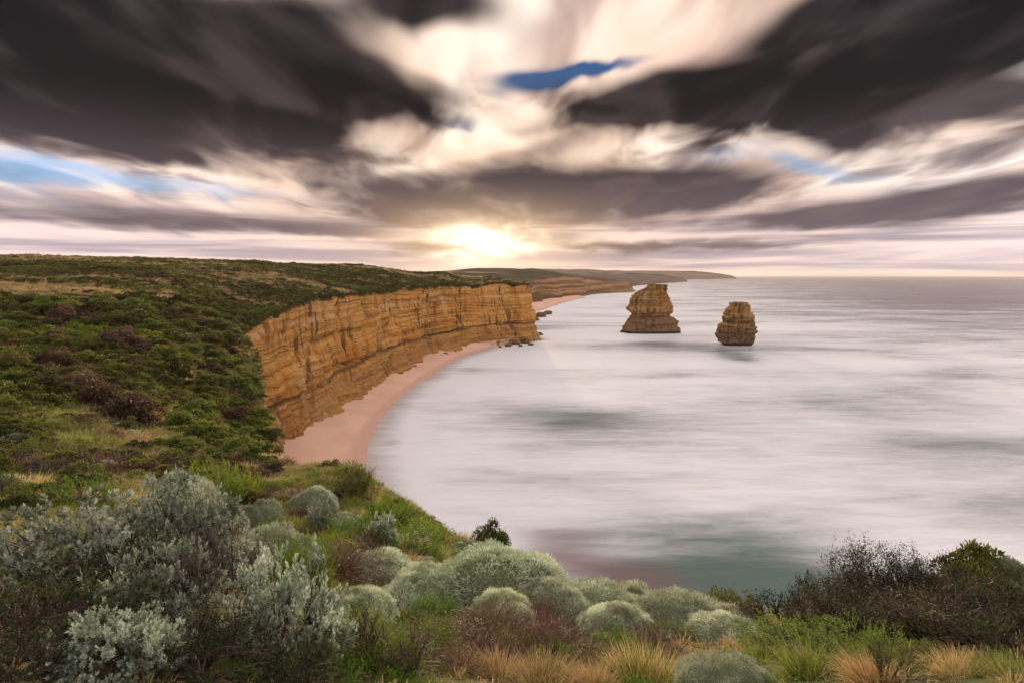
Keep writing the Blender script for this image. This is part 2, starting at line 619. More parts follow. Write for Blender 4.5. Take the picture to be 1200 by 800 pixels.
M_STACK, ts = m_rock('sea_stack_rock', 0.66)
_p = ts.pos()
_x, _y, _z = ts.sep(_p)
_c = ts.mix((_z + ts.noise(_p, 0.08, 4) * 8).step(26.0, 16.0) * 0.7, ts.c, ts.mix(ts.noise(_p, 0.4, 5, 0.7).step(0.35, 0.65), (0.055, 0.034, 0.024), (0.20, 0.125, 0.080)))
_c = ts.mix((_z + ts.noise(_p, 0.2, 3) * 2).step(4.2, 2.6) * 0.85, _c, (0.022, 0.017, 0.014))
_c = ts.mix(ts.attr('veg'), _c, (0.06, 0.062, 0.022))
ts.link(_c, ts.b.inputs['Base Color'])
M_BOULDER, tb = m_rock('wet_boulder', 0.34)
tb.b.inputs['Roughness'].default_value = 0.6


def m_headland(name, rock, veg):
    m, t = mat(name)
    p = t.pos()
    x, y, z = t.sep(p)
    bed = t.noise(t.xyz(x * 0.002, y * 0.002, z * 0.16 + t.noise(p, 0.004, 3) * 3), 1.0, 5, 0.65)
    blot = t.noise(p, 0.012, 5, 0.65)
    cr = t.mix(bed.step(0.44, 0.56), tuple(0.35 * k for k in rock), tuple(1.15 * k for k in rock))
    cr = t.mix(blot.step(0.45, 0.65) * 0.5, cr, tuple(0.5 * k for k in rock))
    cv = t.mix(t.noise(p, 0.03, 5, 0.7).step(0.4, 0.62), veg, tuple(2.3 * k for k in veg))
    cv = t.mix(blot.step(0.52, 0.66) * 0.6, cv, (0.12, 0.085, 0.055))
    t.link(t.mix((t.attr('veg') + (t.noise(p, 0.05, 4) - 0.5) * 0.6).step(0.4, 0.6), cr, cv), t.b.inputs['Base Color'])
    return m


def m_sand():
    m, t = mat('beach_sand')
    p = t.pos()
    n = t.noise(p, 0.06, 4)
    wet = t.attr('wet')
    c = t.mix(n.step(0.35, 0.65), (0.66, 0.42, 0.31), (0.74, 0.49, 0.37))
    c = t.mix((wet + (n - 0.5) * 0.35).step(0.35, 0.75), c, (0.60, 0.385, 0.30))
    c = t.mix(t.noise(p, 1.4, 4).step(0.5, 0.8) * 0.25, c, (0.45, 0.29, 0.22))
    t.link(c, t.b.inputs['Base Color'])
    return m


def m_sea():
    m, t = mat('milky_sea')
    p = t.pos()
    x, y, z = t.sep(p)
    shore, reef, green, deep = (t.attr(k) for k in ('shore', 'reef', 'green', 'deep'))
    st = t.noise(t.mapping(p, (0.010, 0.030, 0.0), (0, 0, R(-12))), 1.0, 5, 0.6, 0.4)
    st2 = t.noise(t.mapping(p, (0.05, 0.22, 0.0), (0, 0, R(-14))), 1.0, 6, 0.68, 0.5)
    st3 = t.noise(t.mapping(p, (0.0028, 0.012, 0.0), (0, 0, R(4))), 1.0, 4, 0.55, 0.5)
    st4 = t.noise(t.mapping(p, (0.0045, 0.0085, 0.0), (0, 0, R(-20))), 1.0, 4, 0.6, 0.8)
    foam = st.step(0.25, 0.65) * 0.18 + st3.step(0.30, 0.66) * 0.24 + st4.step(0.32, 0.66) * 0.26 + st2.step(0.3, 0.7) * 0.16 + 0.22
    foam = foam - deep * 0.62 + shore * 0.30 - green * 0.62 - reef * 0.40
    foam = foam.step(0.02, 0.88)
    water = t.mix(deep, (0.14, 0.18, 0.19), (0.032, 0.026, 0.050))
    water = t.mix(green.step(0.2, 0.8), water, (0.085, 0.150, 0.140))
    c = t.mix(foam, water, (0.84, 0.885, 0.955))
    c = t.mix((reef + (st2 - 0.5) * 0.4).step(0.20, 1.1) * 0.48, c, (0.22, 0.10, 0.098))
    t.link(c, t.b.inputs['Base Color'])
    t.link(foam * 0.18 + 0.17, t.b.inputs['Roughness'])
    t.b.inputs['IOR'].default_value = 1.33
    t.link(deep * -0.36 + 0.40, t.b.inputs['Specular IOR Level'])
    bp = t.new('ShaderNodeBump')
    bp.inputs['Strength'].default_value = 0.35
    bp.inputs['Distance'].default_value = 1.5
    t.link(st2, bp.inputs['Height'])
    t.link(bp.outputs[0], t.b.inputs['Normal'])
    # the wash thins to nothing over the sand
    tr = t.new('ShaderNodeBsdfTransparent')
    mx = t.new('ShaderNodeMixShader')
    thin = (t.attr('thin') + (st2 - 0.5) * 0.35 + (st - 0.5) * 0.5).step(0.15, 0.85)
    t.link(thin, mx.inputs[0])
    t.link(tr.outputs[0], mx.inputs[1])
    t.link(t.b.outputs[0], mx.inputs[2])
    t.link(mx.outputs[0], t.out.inputs['Surface'])
    return m


# ------------------------------------------------------------------ land
az_f = np.radians(np.r_[np.arange(-180, -66, 3.0), np.arange(-66, 62, 0.24), np.arange(62, 180, 3.0)])
rr = np.r_[0.0, np.exp(np.linspace(math.log(0.5), math.log(2900), 430))]
A_, R_ = np.meshgrid(az_f, rr, indexing='ij')
gx, gy = (R_ * np.sin(A_)), (R_ * np.cos(A_))
pts = np.stack([gx.ravel(), gy.ravel()], 1)
ins = inside_poly(pts, POLY)
na, nrr = A_.shape
fc = grid_faces(na + 1, nrr)
fc = np.where(fc >= na * nrr, fc - na * nrr, fc)
keep = ins[fc].any(1)
fc = fc[keep]
used = np.zeros(len(pts), bool)
used[fc.ravel()] = True
out = used & ~ins
_, nearp = seg_dist(pts[out], RING)
pts[out] = nearp
idx = np.full(len(pts), -1)
idx[used] = np.arange(used.sum())
vz = height(pts[used][:, 0], pts[used][:, 1])
land = mesh_obj('headland_terrain', np.column_stack([pts[used], vz]), idx[fc][:, ::-1], M_GROUND)
tag(land, 'scrub covered headland sloping from the clifftop plateau to the foreground', kind='structure')

# ------------------------------------------------------------------ main cliff wall under the brow
bl = brow_line
n_s = 2400
n_out = normals_right(bl)
for _ in range(60):
    n_out = (n_out + np.roll(n_out, 1, 0) + np.roll(n_out, -1, 0)) / 3
n_out /= np.linalg.norm(n_out, axis=1, keepdims=True)
ztop = height(bl[:, 0], bl[:, 1]) + 0.02
sl = np.r_[0, np.cumsum(np.linalg.norm(np.diff(bl[:, :2], axis=0), axis=1))]
# denser along the stretch in view
i_main0 = int(np.argmin(((bl[:, :2] - brow_main[0][:2]) ** 2).sum(1)))
i_tip = int(np.argmin(((bl[:, :2] - brow_tail[2][:2]) ** 2).sum(1)))
n_t = 120
tt = np.linspace(0, 1, n_t)
S, Tt = np.meshgrid(sl, tt, indexing='ij')
bx = np.repeat(bl[:, None, 0], n_t, 1)
by = np.repeat(bl[:, None, 1], n_t, 1)
zt = np.repeat(ztop[:, None], n_t, 1)
zz = -3 + (zt + 3) * Tt
batter = 4.0 * (1 - Tt) ** 1.15 * np.clip(zt / 45, 0.4, 1.2)
is_main = np.clip((S - sl[i_main0] + 25) / 25, 0, 1)
wob = 2.6 * fbm(bx / 60, by / 60, oct=4, seed=21)
var = np.clip(0.7 + 0.9 * fbm(bx / 26, by / 30, oct=3, seed=23), 0.1, 1.7)
lay = 0
for per, am, sd in ((7.3, 0.9, 31), (3.1, 0.5, 37), (1.4, 0.25, 41)):
    lay = lay + am * vnoise((zz + wob) / per, S / 70.0, None, sd)
step = 1.9 * var / (1 + np.exp((zz + wob - 16.5) * 2.0)) + 1.3 * (1.7 - var) / (1 + np.exp((zz + wob * 1.5 - 27.0) * 1.6)) + 1.0 * var / (1 + np.exp((zz + wob - 6.5) * 1.4))
groove = 3.0 * fbm(bx / 15.0, by / 19.0, zz / 45.0, oct=5, seed=51, gain=0.55) - 2.4 * np.exp(-(vnoise(bx / 13.0, by / 17.0, zz / 90.0, seed=57) / 0.09) ** 2) * np.clip((zz - 10) / 12, 0, 1)
rough = 0.9 * fbm(bx / 4.0, by / 4.0, zz / 3.0, oct=4, seed=61)
cut = -2.2 * var * np.exp(-((zz + wob - 17.5) / 0.9) ** 2)
tal = 3.6 * np.clip(1 - zz / 11.0, 0, 1) ** 1.4 * np.clip(0.45 + 0.9 * fbm(bx / 17.0, by / 23.0, zz / 20.0, oct=5, seed=71), 0, 1.6)
fade = np.clip((1 - Tt) * 9, 0, 1)
disp = batter + (lay + step + groove + rough + cut) * fade + tal - 1.6 * np.clip((Tt - 0.965) / 0.035, 0, 1)
zz = zz - 0.55 * np.clip((Tt - 0.9) / 0.1, 0, 1)
wx = bx + np.repeat(n_out[:, None, 0], n_t, 1) * disp
wy = by + np.repeat(n_out[:, None, 1], n_t, 1) * disp
top_veg = np.clip((Tt - 0.93) / 0.05, 0, 1) * np.clip(0.5 + fbm(S / 9.0, S * 0, oct=3, seed=81), 0, 1)
low_veg = np.clip(1 - zz / 8.0, 0, 1) * np.clip(1 - (S - sl[i_main0]) / 110, 0, 1) * 0.9
near_veg = (1 - is_main) * np.clip(0.33 + 0.6 * fbm(S / 7.0, zz / 9.0, oct=3, seed=83), 0, 1)
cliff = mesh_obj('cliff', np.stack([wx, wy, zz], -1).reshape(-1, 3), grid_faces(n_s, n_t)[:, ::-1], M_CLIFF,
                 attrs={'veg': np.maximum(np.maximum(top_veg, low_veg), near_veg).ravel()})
tag(cliff, 'long golden limestone cliff in level beds above the beach', kind='structure')


# ------------------------------------------------------------------ headlands further along the coast
def headland(name, label, foot, profile, ns, m, rough_, seed, ztop_of):
    """foot: polyline with the sea on the right; profile rows (inland offset, height fraction, veg)"""
    f = smooth_line(foot, ns)
    n = normals_right(f)
    for _ in range(12):
        n[1:-1] = (n[:-2] + n[1:-1] + n[2:]) / 3
    s = np.r_[0, np.cumsum(np.linalg.norm(np.diff(f[:, :2], axis=0), axis=1))]
    rows = np.array(profile, float)
    tt_ = np.linspace(0, len(rows) - 1, (len(rows) - 1) * 9 + 1)
    off, hf, vg = (np.interp(tt_, np.arange(len(rows)), rows[:, k]) for k in range(3))
    S_, O_ = np.meshgrid(s, off, indexing='ij')
    Hh = ztop_of(f)[:, None] * hf[None]
    nz = rough_ * fbm(S_ / (rough_ * 9), O_ / (rough_ * 9), oct=4, seed=seed)
    strat = rough_ * 0.25 * vnoise(Hh / 5.0, S_ / 400.0, None, seed + 5)
    O2 = O_ - nz * 0.9 - strat
    x = f[:, None, 0] - n[:, None, 0] * O2
    y = f[:, None, 1] - n[:, None, 1] * O2
    z = Hh + nz * 0.28 * np.clip(hf * 2 - 0.9, 0, 1)[None] - 1.0
    o = mesh_obj(name, np.stack([x, y, z], -1).reshape(-1, 3), grid_faces(ns, len(off))[:, ::-1], m, attrs={'veg': np.repeat(vg[None], ns, 0).ravel()})
    return tag(o, label, kind='structure')


def sea_pts(l):
    return [on_plane(a, b, 0.0) for a, b in l]


M_H2 = m_headland('far_cliff_rock', (0.29, 0.155, 0.07), (0.030, 0.026, 0.010))
M_H3 = m_headland('hill_coast', (0.12, 0.070, 0.055), (0.042, 0.024, 0.019))
h2 = [on_plane(560, 358, 0)] + sea_pts([(622, 357), (650, 351), (680, 347.5), (700, 345), (741, 342)])
e = h2[-1]
h2 += [e + np.array([20, 60, 0]), e + np.array([-10, 160, 0]), e + np.array([-260, 420, 0]), e + np.array([-700, 700, 0])]
headland('headland', 'brown cliffed headland with olive scrub behind the sandy cove', h2,
         [(0, 0, 0), (14, 0.36, 0), (22, 0.52, 0), (36, 0.66, 0.3), (75, 0.80, 1), (160, 0.97, 1), (300, 1.02, 1), (420, 0.9, 1)], 340, M_H2, 11, 90,
         lambda f: 53 + 27 * np.exp(-((f[:, 0] - 200) / 125.0) ** 2))
h3 = sea_pts([(600, 340), (640, 339), (700, 337), (745, 335), (775, 332.6), (803, 330)])
e = h3[-1]
h3 += [e + np.array([40, 200, 0]), e + np.array([-300, 700, 0]), e + np.array([-1200, 1500, 0])]
headland('headland', 'hazy purple hills falling to the sea beyond the brown headland', h3,
         [(0, 0, 0), (60, 0.35, 0.2), (150, 0.55, 0.7), (320, 0.78, 1), (600, 1.0, 1), (900, 0.9, 1), (1200, 0.8, 1)], 300, M_H3, 34, 190,
         lambda f: np.clip(0.25 + f[:, 0] / 800.0, 0.2, 1.0) * 84 + 5 * np.sin(f[:, 0] / 260.0) + 6 * np.sin(f[:, 0] / 97.0 + 1))
h4 = sea_pts([(690, 330), (760, 328.4), (810, 327.4), (857, 326.8)])
e = h4[-1]
h4 += [e + np.array([60, 300, 0]), e + np.array([-800, 1500, 0]), e + np.array([-2600, 2500, 0])]
headland('headland', 'palest farthest headland low on the sea horizon', h4,
         [(0, 0, 0), (90, 0.4, 0.2), (250, 0.6, 0.7), (500, 0.85, 1), (900, 1.0, 1), (1500, 0.9, 1)], 220, M_H3, 30, 290,
         lambda f: 128 + 0 * f[:, 0])
# ------------------------------------------------------------------ beaches
def beach(name, label, back, water, n, lift=3.5, under=14):
    b = smooth_line(back, n)
    w = smooth_line(water, n)
    k = 26
    t_ = np.linspace(-0.25, 1, k)[None, :, None]
    d = (w - b)[:, None, :2]
    ext = d / np.maximum(np.linalg.norm(d, axis=2, keepdims=True), 1e-6) * under
    xy = b[:, None, :2] + (d + ext) * t_
    wd = np.linalg.norm(d, axis=2, keepdims=True)
    frac = wd / (wd + under)
    z = lift * (1 - t_ / frac)
    z = np.where(z < 0, z * 0.5, z)
    z += 0.18 * fbm(xy[..., :1] / 9, xy[..., 1:] / 9, oct=3, seed=5)
    wet = np.clip((t_ / frac - 0.55) / 0.45, 0, 1)
    o = mesh_obj(name, np.concatenate([xy, z], -1).reshape(-1, 3), grid_faces(n, k)[:, ::-1], M_SAND, attrs={'wet': (wet + 0 * z).ravel()})
    return tag(o, label, kind='structure'), w


M_SAND = m_sand()
near_back = [foot_main[0] + np.array([6, -60, 0]), foot_main[0] + np.array([2, -25, 0])] + foot_main
near_water_px = [(425, 640), (427, 590), (424, 552), (431, 518), (447, 487), (470, 463), (498, 443), (528, 424), (556, 412), (584, 404.5), (606, 400.5), (618, 398.6)]
nb, waterline = beach('beach', 'curved pink sand beach at the foot of the golden cliff', near_back, sea_pts(near_water_px), 220)
fb, waterline2 = beach('beach', 'small sandy cove between the two headlands', [on_plane(*p, 2.0) for p in [(600, 357), (622, 357.5), (650, 350.8), (680, 347)]],
                       sea_pts([(610, 367), (634, 363.5), (660, 355), (686, 348.6)]), 60, 3.0, 20)

# ------------------------------------------------------------------ sea stacks
def stack(name, label, px_axis, py_base, zoom_axis, base_y, prof_l, prof_r, depth_ratio, mscale, seed, slim):
    b = on_plane(px_axis, py_base, 0.0)
    nz_, na_ = 150, 260
    ys = np.linspace(base_y + 25, min(p[0] for p in prof_l), nz_)
    lp = np.array(sorted(prof_l)); rp = np.array(sorted(prof_r))
    rl = (zoom_axis - np.interp(ys, lp[:, 0], lp[:, 1])) * mscale
    rrr = (np.interp(ys, rp[:, 0], rp[:, 1]) - zoom_axis) * mscale
    z = (base_y - ys) * mscale
    th = np.linspace(0, 2 * math.pi, na_, endpoint=False)
    TH, ZZ = np.meshgrid(th, z, indexing='xy')
    cx_ = (rrr - rl) / 2
    hw = np.maximum((rrr + rl) / 2 * slim - 0.5, 1.0)
    # squarish plan
    sq = (np.abs(np.cos(TH)) ** 3.2 + np.abs(np.sin(TH)) ** 3.2) ** (-1 / 3.2)
    sm = np.convolve(np.pad(hw, 12, mode='edge'), np.ones(25) / 25, 'valid')
    ux = np.cos(TH) * sq
    uy = np.sin(TH) * sq
    xx = cx_[:, None] + ux * hw[:, None]
    yy = uy * (hw * 0.5 + sm * 0.5)[:, None] * depth_ratio
    nx_, ny_ = np.cos(TH), np.sin(TH)
    lay_ = 0.8 * np.tanh(3 * vnoise(ZZ / 4.2, nx_ * 0.7, ny_ * 0.7, seed)) + 0.45 * np.tanh(3 * vnoise(ZZ / 1.7, nx_ * 1.1, ny_ * 1.1, seed + 3))
    nx, ny = np.cos(TH), np.sin(TH)
    rough_ = 1.5 * fbm(nx * 3.1 + 9, ny * 3.1, ZZ / 9.0, oct=4, seed=seed + 7, gain=0.55)
    crack = -1.6 * np.exp(-(vnoise(nx * 4 + 3, ny * 4, ZZ / 40.0, seed + 9) / 0.10) ** 2)
    wgt = np.clip((hw[:, None] - 1.0) / 4.0, 0.0, 1)
    dd = (lay_ * 1.5 + rough_ * 1.25 + crack + 0.5 * fbm(nx * 14, ny * 14, ZZ / 2.2, oct=3, seed=seed + 13)) * wgt * 0.95
    xx = xx + nx * dd
    yy = yy + ny * dd
    ztop = ZZ + 0.5 * wgt * fbm(nx * 3, ny * 3, ZZ / 5, oct=3, seed=seed + 11)
    v = np.stack([b[0] + xx, b[1] + yy, ztop], -1).reshape(-1, 3)
    n0 = len(v)
    top = np.array([[b[0] + cx_[-1], b[1], z[-1] + 0.4]])
    v = np.vstack([v, top])
    f = grid_faces(nz_, na_, wrap=True)
    base = (nz_ - 1) * na_ + np.arange(na_)
    capf = np.stack([base, np.roll(base, -1), np.full(na_, n0), np.full(na_, n0)], 1)
    slope = np.gradient(hw, z)
    vg = np.clip((-slope[:, None] - 1.0) / 1.5, 0, 1) * np.clip((z[:, None] / z[-1] - 0.55) / 0.2, 0, 1) * np.clip(0.6 + fbm(nx * 5, ny * 5, ZZ / 3, oct=3, seed=seed + 2), 0, 1)
    o = mesh_obj(name, v, f[:, ::-1], M_STACK, attrs={'veg': np.r_[vg.ravel(), 0.8]})
    import bmesh
    bm = bmesh.new(); bm.from_mesh(o.data); bm.verts.ensure_lookup_table()
    for i in range(na_):
        bm.faces.new([bm.verts[base[i]], bm.verts[base[(i + 1) % na_]], bm.verts[n0]])
    bm.normal_update(); bmesh.ops.recalc_face_normals(bm, faces=bm.faces[:]); bm.to_mesh(o.data); bm.free()
    o.data.transform(__import__('mathutils').Matrix.Translation((-b[0], -b[1], 0)))
    o.location = (b[0], b[1], 0)
    return b, float(hw[25])


pl = [(435, 152), (425, 155), (400, 165), (360, 180), (328, 195), (318, 206), (310, 200), (300, 188), (280, 184), (268, 203), (240, 210), (210, 216), (188, 224), (178, 230), (170, 256), (160, 290), (146, 302), (136, 308), (132, 316)]
pr = [(435, 520), (425, 519), (400, 515), (362, 512), (345, 492), (330, 468), (318, 462), (305, 476), (282, 476), (250, 464), (212, 452), (188, 441), (165, 438), (150, 437), (140, 432), (132, 424)]
px_a = 700 + 335 / 5.4545
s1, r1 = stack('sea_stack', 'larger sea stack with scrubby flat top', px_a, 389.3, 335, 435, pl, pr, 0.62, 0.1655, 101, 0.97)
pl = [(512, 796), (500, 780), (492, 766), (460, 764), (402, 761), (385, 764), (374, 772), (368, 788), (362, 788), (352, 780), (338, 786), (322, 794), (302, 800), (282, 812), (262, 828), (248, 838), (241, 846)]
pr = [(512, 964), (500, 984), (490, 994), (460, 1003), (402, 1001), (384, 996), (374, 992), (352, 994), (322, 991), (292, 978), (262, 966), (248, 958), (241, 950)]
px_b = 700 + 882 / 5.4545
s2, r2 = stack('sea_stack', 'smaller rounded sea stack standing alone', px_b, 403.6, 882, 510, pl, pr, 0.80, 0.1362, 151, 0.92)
for o in bpy.data.objects:
    if o.name == 'sea_stack':
        tag(o, 'larger, flat-topped sea stack beside the brown headland', 'sea stack', 'sea stacks off the beach')
    elif o.name == 'sea_stack.001':
        tag(o, 'smaller rounded sea stack farther right in open water', 'sea stack', 'sea stacks off the beach')

# ------------------------------------------------------------------ sea
wl = np.vstack([waterline[:, :2], brow_tail[1][:2] + [10, 0], brow_tail[2][:2] + [12, 0], brow_tail[3][:2] + [12, 6], brow_tail[5][:2] + [12, 0]])
wl2 = np.vstack([waterline2[:, :2], np.array(h2)[4:7, :2]])
az_s = np.radians(np.r_[np.arange(-180, -60, 6.0), np.arange(-60, 60, 0.4), np.arange(60, 180, 6.0)])
rs = np.r_[20.0, np.exp(np.linspace(math.log(60), math.log(1800), 300)), np.exp(np.linspace(math.log(1850), math.log(27700), 60))]
A_, R_ = np.meshgrid(az_s, rs, indexing='ij')
sp = np.stack([(R_ * np.sin(A_)).ravel(), (R_ * np.cos(A_)).ravel()], 1)
fs = grid_faces(len(az_s) + 1, len(rs))
fs = np.where(fs >= len(sp), fs - len(sp), fs)
d1, _ = seg_dist(sp, wl[::4])
d2, _ = seg_dist(sp, wl2[::4])
# signed: points landward of the near waterline
sgn = np.where(inside_poly(sp, np.vstack([waterline[:, :2], [[-300, 700], [-300, 60]]])), -1.0, 1.0)
shore = np.exp(-np.clip(d1, 0, None) / 55.0) * 0.8 + 0.45 * np.exp(-((d1 - 9 - 5 * fbm(sp[:, 0] / 40, sp[:, 1] / 40, oct=3, seed=8)) / 5.0) ** 2) + np.exp(-d2 / 90.0) * 0.8
for s_, r_ in ((s1, r1), (s2, r2)):
    dd = np.hypot(sp[:, 0] - s_[0], (sp[:, 1] - s_[1]))
    shore += 0.6 * np.exp(-((dd - r_ * 1.1) / 9.0) ** 2)
thin = np.clip(0.5 + (sgn * d1 - 3.0) / 34.0, 0, 1)


def spot(px, py, rx, ry):
    c0 = on_plane(px, py); c1 = on_plane(px + rx, py); c2 = on_plane(px, py - ry); c3 = on_plane(px, py + ry)
    ax = abs(c1[0] - c0[0]); ay = abs(c2[1] - c3[1]) / 2
    return np.exp(-((sp[:, 0] - c0[0]) / ax) ** 2 - ((sp[:, 1] - c0[1]) / ay) ** 2)


reef = 0.95 * spot(655, 652, 60, 26) + 1.15 * spot(745, 678, 70, 26) + 0.5 * spot(660, 625, 70, 9) + 0.25 * spot(700, 560, 110, 12) + 0.25 * spot(960, 600, 60, 10)
green = 0.75 * spot(863, 418, 26, 9) + 0.4 * spot(775, 402, 45, 5) + 1.0 * spot(850, 640, 150, 45) + 0.9 * spot(900, 690, 140, 40) + 0.7 * spot(690, 490, 110, 18) + 0.45 * spot(960, 470, 150, 18) + 0.3 * spot(560, 560, 90, 22) + 0.3 * spot(1120, 520, 140, 20) + 0.5 * spot(600, 385, 55, 7) + 0.6 * spot(455, 520, 16, 10) + 0.35 * spot(1180, 590, 80, 14) + 0.45 * spot(545, 432, 40, 6)  # first spot: the smaller stack's teal reflection, painted into the sea colour
rr_ = np.hypot(sp[:, 0], sp[:, 1])
azs = np.degrees(np.arctan2(sp[:, 0], sp[:, 1]))
az_t = np.clip((azs - 8) / 32, 0, 1)
deep = np.clip(az_t * az_t * (3 - 2 * az_t) * np.clip((rr_ - 380) / 1300, 0, 1) ** 0.7 + 0.25 * np.clip((rr_ - 1500) / 6000, 0, 1), 0, 1) ** 1.1 * 0.97  # deep water, but the sun's side stays pale: glitter put into the colour
shore += 0.8 * spot(1140, 424, 130, 8) + 0.35 * spot(1010, 405, 80, 5)
M_SEA = m_sea()
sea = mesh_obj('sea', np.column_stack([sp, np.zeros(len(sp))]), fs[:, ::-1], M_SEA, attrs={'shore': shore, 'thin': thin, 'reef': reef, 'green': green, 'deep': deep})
tag(sea, 'milky smooth sea', kind='structure')
sb = mesh_obj('sea_bed', [(-28000, -28000, -9), (28000, -28000, -9), (28000, 28000, -9), (-28000, 28000, -9)], [[0, 1, 2, 3]], M_SAND)
tag(sb, 'sandy sea bed', kind='structure')

# ------------------------------------------------------------------ boulders at the headland's foot
def boulder(seed):
    import bmesh
    bm = bmesh.new()
    bmesh.ops.create_icosphere(bm, subdivisions=4, radius=1.0)
    v = np.array([x.co[:] for x in bm.verts])
    s = 0.30 * fbm(v[:, 0] * 1.3 + seed, v[:, 1] * 1.3, v[:, 2] * 1.3, oct=4, seed=seed)
    st_ = 0.10 * np.round(vnoise(v[:, 0] * 2, v[:, 1] * 2, v[:, 2] * 3, seed + 4) * 2) / 2
    v = v * (1 + s + st_)[:, None] * np.array([1.0, 0.8, 0.62])
    v[:, 2] = np.clip(v[:, 2], -0.4, 0.62)
    for q, c_ in zip(bm.verts, v):
        q.co = c_
    me = bpy.data.meshes.new('boulder')
    bm.to_mesh(me); bm.free()
    me.materials.append(M_BOULDER)
    return me


b_me = [boulder(k) for k in (3, 8, 15)]
for i, (px, py, w_) in enumerate([(604, 402.5, 10), (616, 401, 13), (625, 397.5, 11), (632, 392, 8), (610, 405, 6), (596, 405, 8), (586, 406, 5), (634, 371, 13), (643, 368, 10), (628, 375, 10), (622, 403.5, 6), (472, 441, 5), (464, 446, 4)]):
    p = on_plane(px, py, 0.6)
    o = bpy.data.objects.new('boulder', b_me[i % 3])
    COL.objects.link(o)
    s_ = w_ / F_PX * p[1] * 0.5
    o.location = (p[0], p[1], 0.25 * s_)
    o.scale = (s_, s_, s_)
    o.rotation_euler = (0, 0, i * 1.9)
    if i in (7, 8, 9):
        tag(o, 'dark boulder in the shallows behind the cliff point, below the cove', 'boulder', 'boulders behind the cliff point')
    elif i in (11, 12):
        tag(o, 'small dark rock on the sand halfway along the beach', 'boulder', 'rocks on the beach')
    else:
        tag(o, 'dark wet boulder at the foot of the golden cliff point', 'boulder', 'boulders at the cliff point')

# rubble fallen from the cliff along the back of the beach
fl = smooth_line(np.array(foot_main), 400)
fn = normals_right(fl)
for i in range(12):
    k = int(rng.uniform(150, 390))
    o = bpy.data.objects.new('fallen_rock', b_me[i % 3])
    COL.objects.link(o)
    s_ = rng.uniform(0.7, 2.4)
    q_ = fl[k, :2] + fn[k] * rng.uniform(0.0, 3.0)
    o.location = (q_[0], q_[1], 1.9 + 0.1 * s_)
    o.scale = (s_, s_, s_ * rng.uniform(0.7, 1.2))
    o.rotation_euler = (0, 0, rng.uniform(0, 6.28))
    where = 'near end' if k < 130 else ('middle' if k < 260 else 'far end')
    tag(o, ('large' if s_ > 1.6 else 'small') + ' fallen rock at the cliff foot, ' + where + ' of the beach', 'rock', 'fallen rocks behind the beach')

# ------------------------------------------------------------------ plants: materials
def m_leaf(name, a, b, tip=None, trans=0.25, rough=0.6, dead=None):
    m, t = mat(name)
    r = t.attr('rnd')
    oi = t.new('ShaderNodeObjectInfo')
    c = t.mix(r, a, b)
    if tip:
        c = t.mix(t.attr('tip').step(0.3, 1.0), c, tip)
    if dead:
        c = t.mix(t.noise(t.pos(), 2.1, 3).step(0.56, 0.68) * 0.7, c, dead)
    hs = t.new('ShaderNodeHueSaturation')
    t.link(Nd(m.node_tree, oi.outputs['Random']).step(0, 1, 0.485, 0.515), hs.inputs['Hue'])
    v = Nd(m.node_tree, oi.outputs['Random'])._m('MULTIPLY', 7.31)._m('FRACT')
    t.link(v.step(0, 1, 0.75, 1.25), hs.inputs['Value'])
    t.link(c, hs.inputs['Color'])
    t.link(hs.outputs[0], t.b.inputs['Base Color'])
    t.b.inputs['Roughness'].default_value = rough
    t.b.inputs['Specular IOR Level'].default_value = 0.25
    if trans:
        tl = t.new('ShaderNodeBsdfTranslucent')
        t.link(hs.outputs[0], tl.inputs['Color'])
        mx = t.new('ShaderNodeMixShader')
        mx.inputs[0].default_value = trans
        t.link(t.b.outputs[0], mx.inputs[1])
        t.link(tl.outputs[0], mx.inputs[2])
        t.link(mx.outputs[0], t.out.inputs['Surface'])
    return m


M_SILVER = m_leaf('silver_leaf', (0.045, 0.075, 0.038), (0.62, 0.72, 0.58))
M_CUSH = m_leaf('cushion_twig', (0.17, 0.225, 0.125), (0.68, 0.76, 0.56), trans=0.2, dead=(0.17, 0.145, 0.10))
M_CORE = m_leaf('inner_twig', (0.13, 0.15, 0.088), (0.17, 0.19, 0.115), trans=0)
M_CORE.node_tree.nodes['Principled BSDF'].inputs['Specular IOR Level'].default_value = 0.0
M_DEADT = m_leaf('dead_twig', (0.095, 0.050, 0.036), (0.27, 0.155, 0.105), trans=0)
M_BARK = m_leaf('bark', (0.050, 0.034, 0.026), (0.13, 0.095, 0.072), trans=0)
M_GREYW = m_leaf('grey_wood', (0.16, 0.135, 0.12), (0.34, 0.29, 0.26), trans=0)
M_GREEN = m_leaf('fresh_leaf', (0.05, 0.11, 0.012), (0.24, 0.36, 0.04))
M_DGREEN = m_leaf('dark_leaf', (0.010, 0.019, 0.004), (0.185, 0.215, 0.038), tip=(0.19, 0.22, 0.045))
M_VDARK = m_leaf('thicket_leaf', (0.008, 0.013, 0.004), (0.070, 0.085, 0.026))
M_PURPLE = m_leaf('purple_twig', (0.030, 0.018, 0.017), (0.13, 0.080, 0.072), trans=0)
M_OLIVE = m_leaf('olive_leaf', (0.024, 0.028, 0.007), (0.22, 0.215, 0.055))
M_BROWNS = m_leaf('brown_scrub', (0.025, 0.015, 0.010), (0.165, 0.105, 0.062))
M_YGREEN = m_leaf('yellow_green_leaf', (0.12, 0.17, 0.015), (0.40, 0.46, 0.05))
M_LIME = m_leaf('lime_leaf', (0.055, 0.085, 0.010), (0.24, 0.28, 0.030))
M_STRAW = m_leaf('dry_grass_blade', (0.24, 0.165, 0.055), (0.56, 0.42, 0.17), tip=(0.64, 0.50, 0.25), trans=0.3)
M_GGRASS = m_leaf('green_grass_blade', (0.06, 0.10, 0.016), (0.26, 0.32, 0.05), tip=(0.34, 0.30, 0.10), trans=0.3)
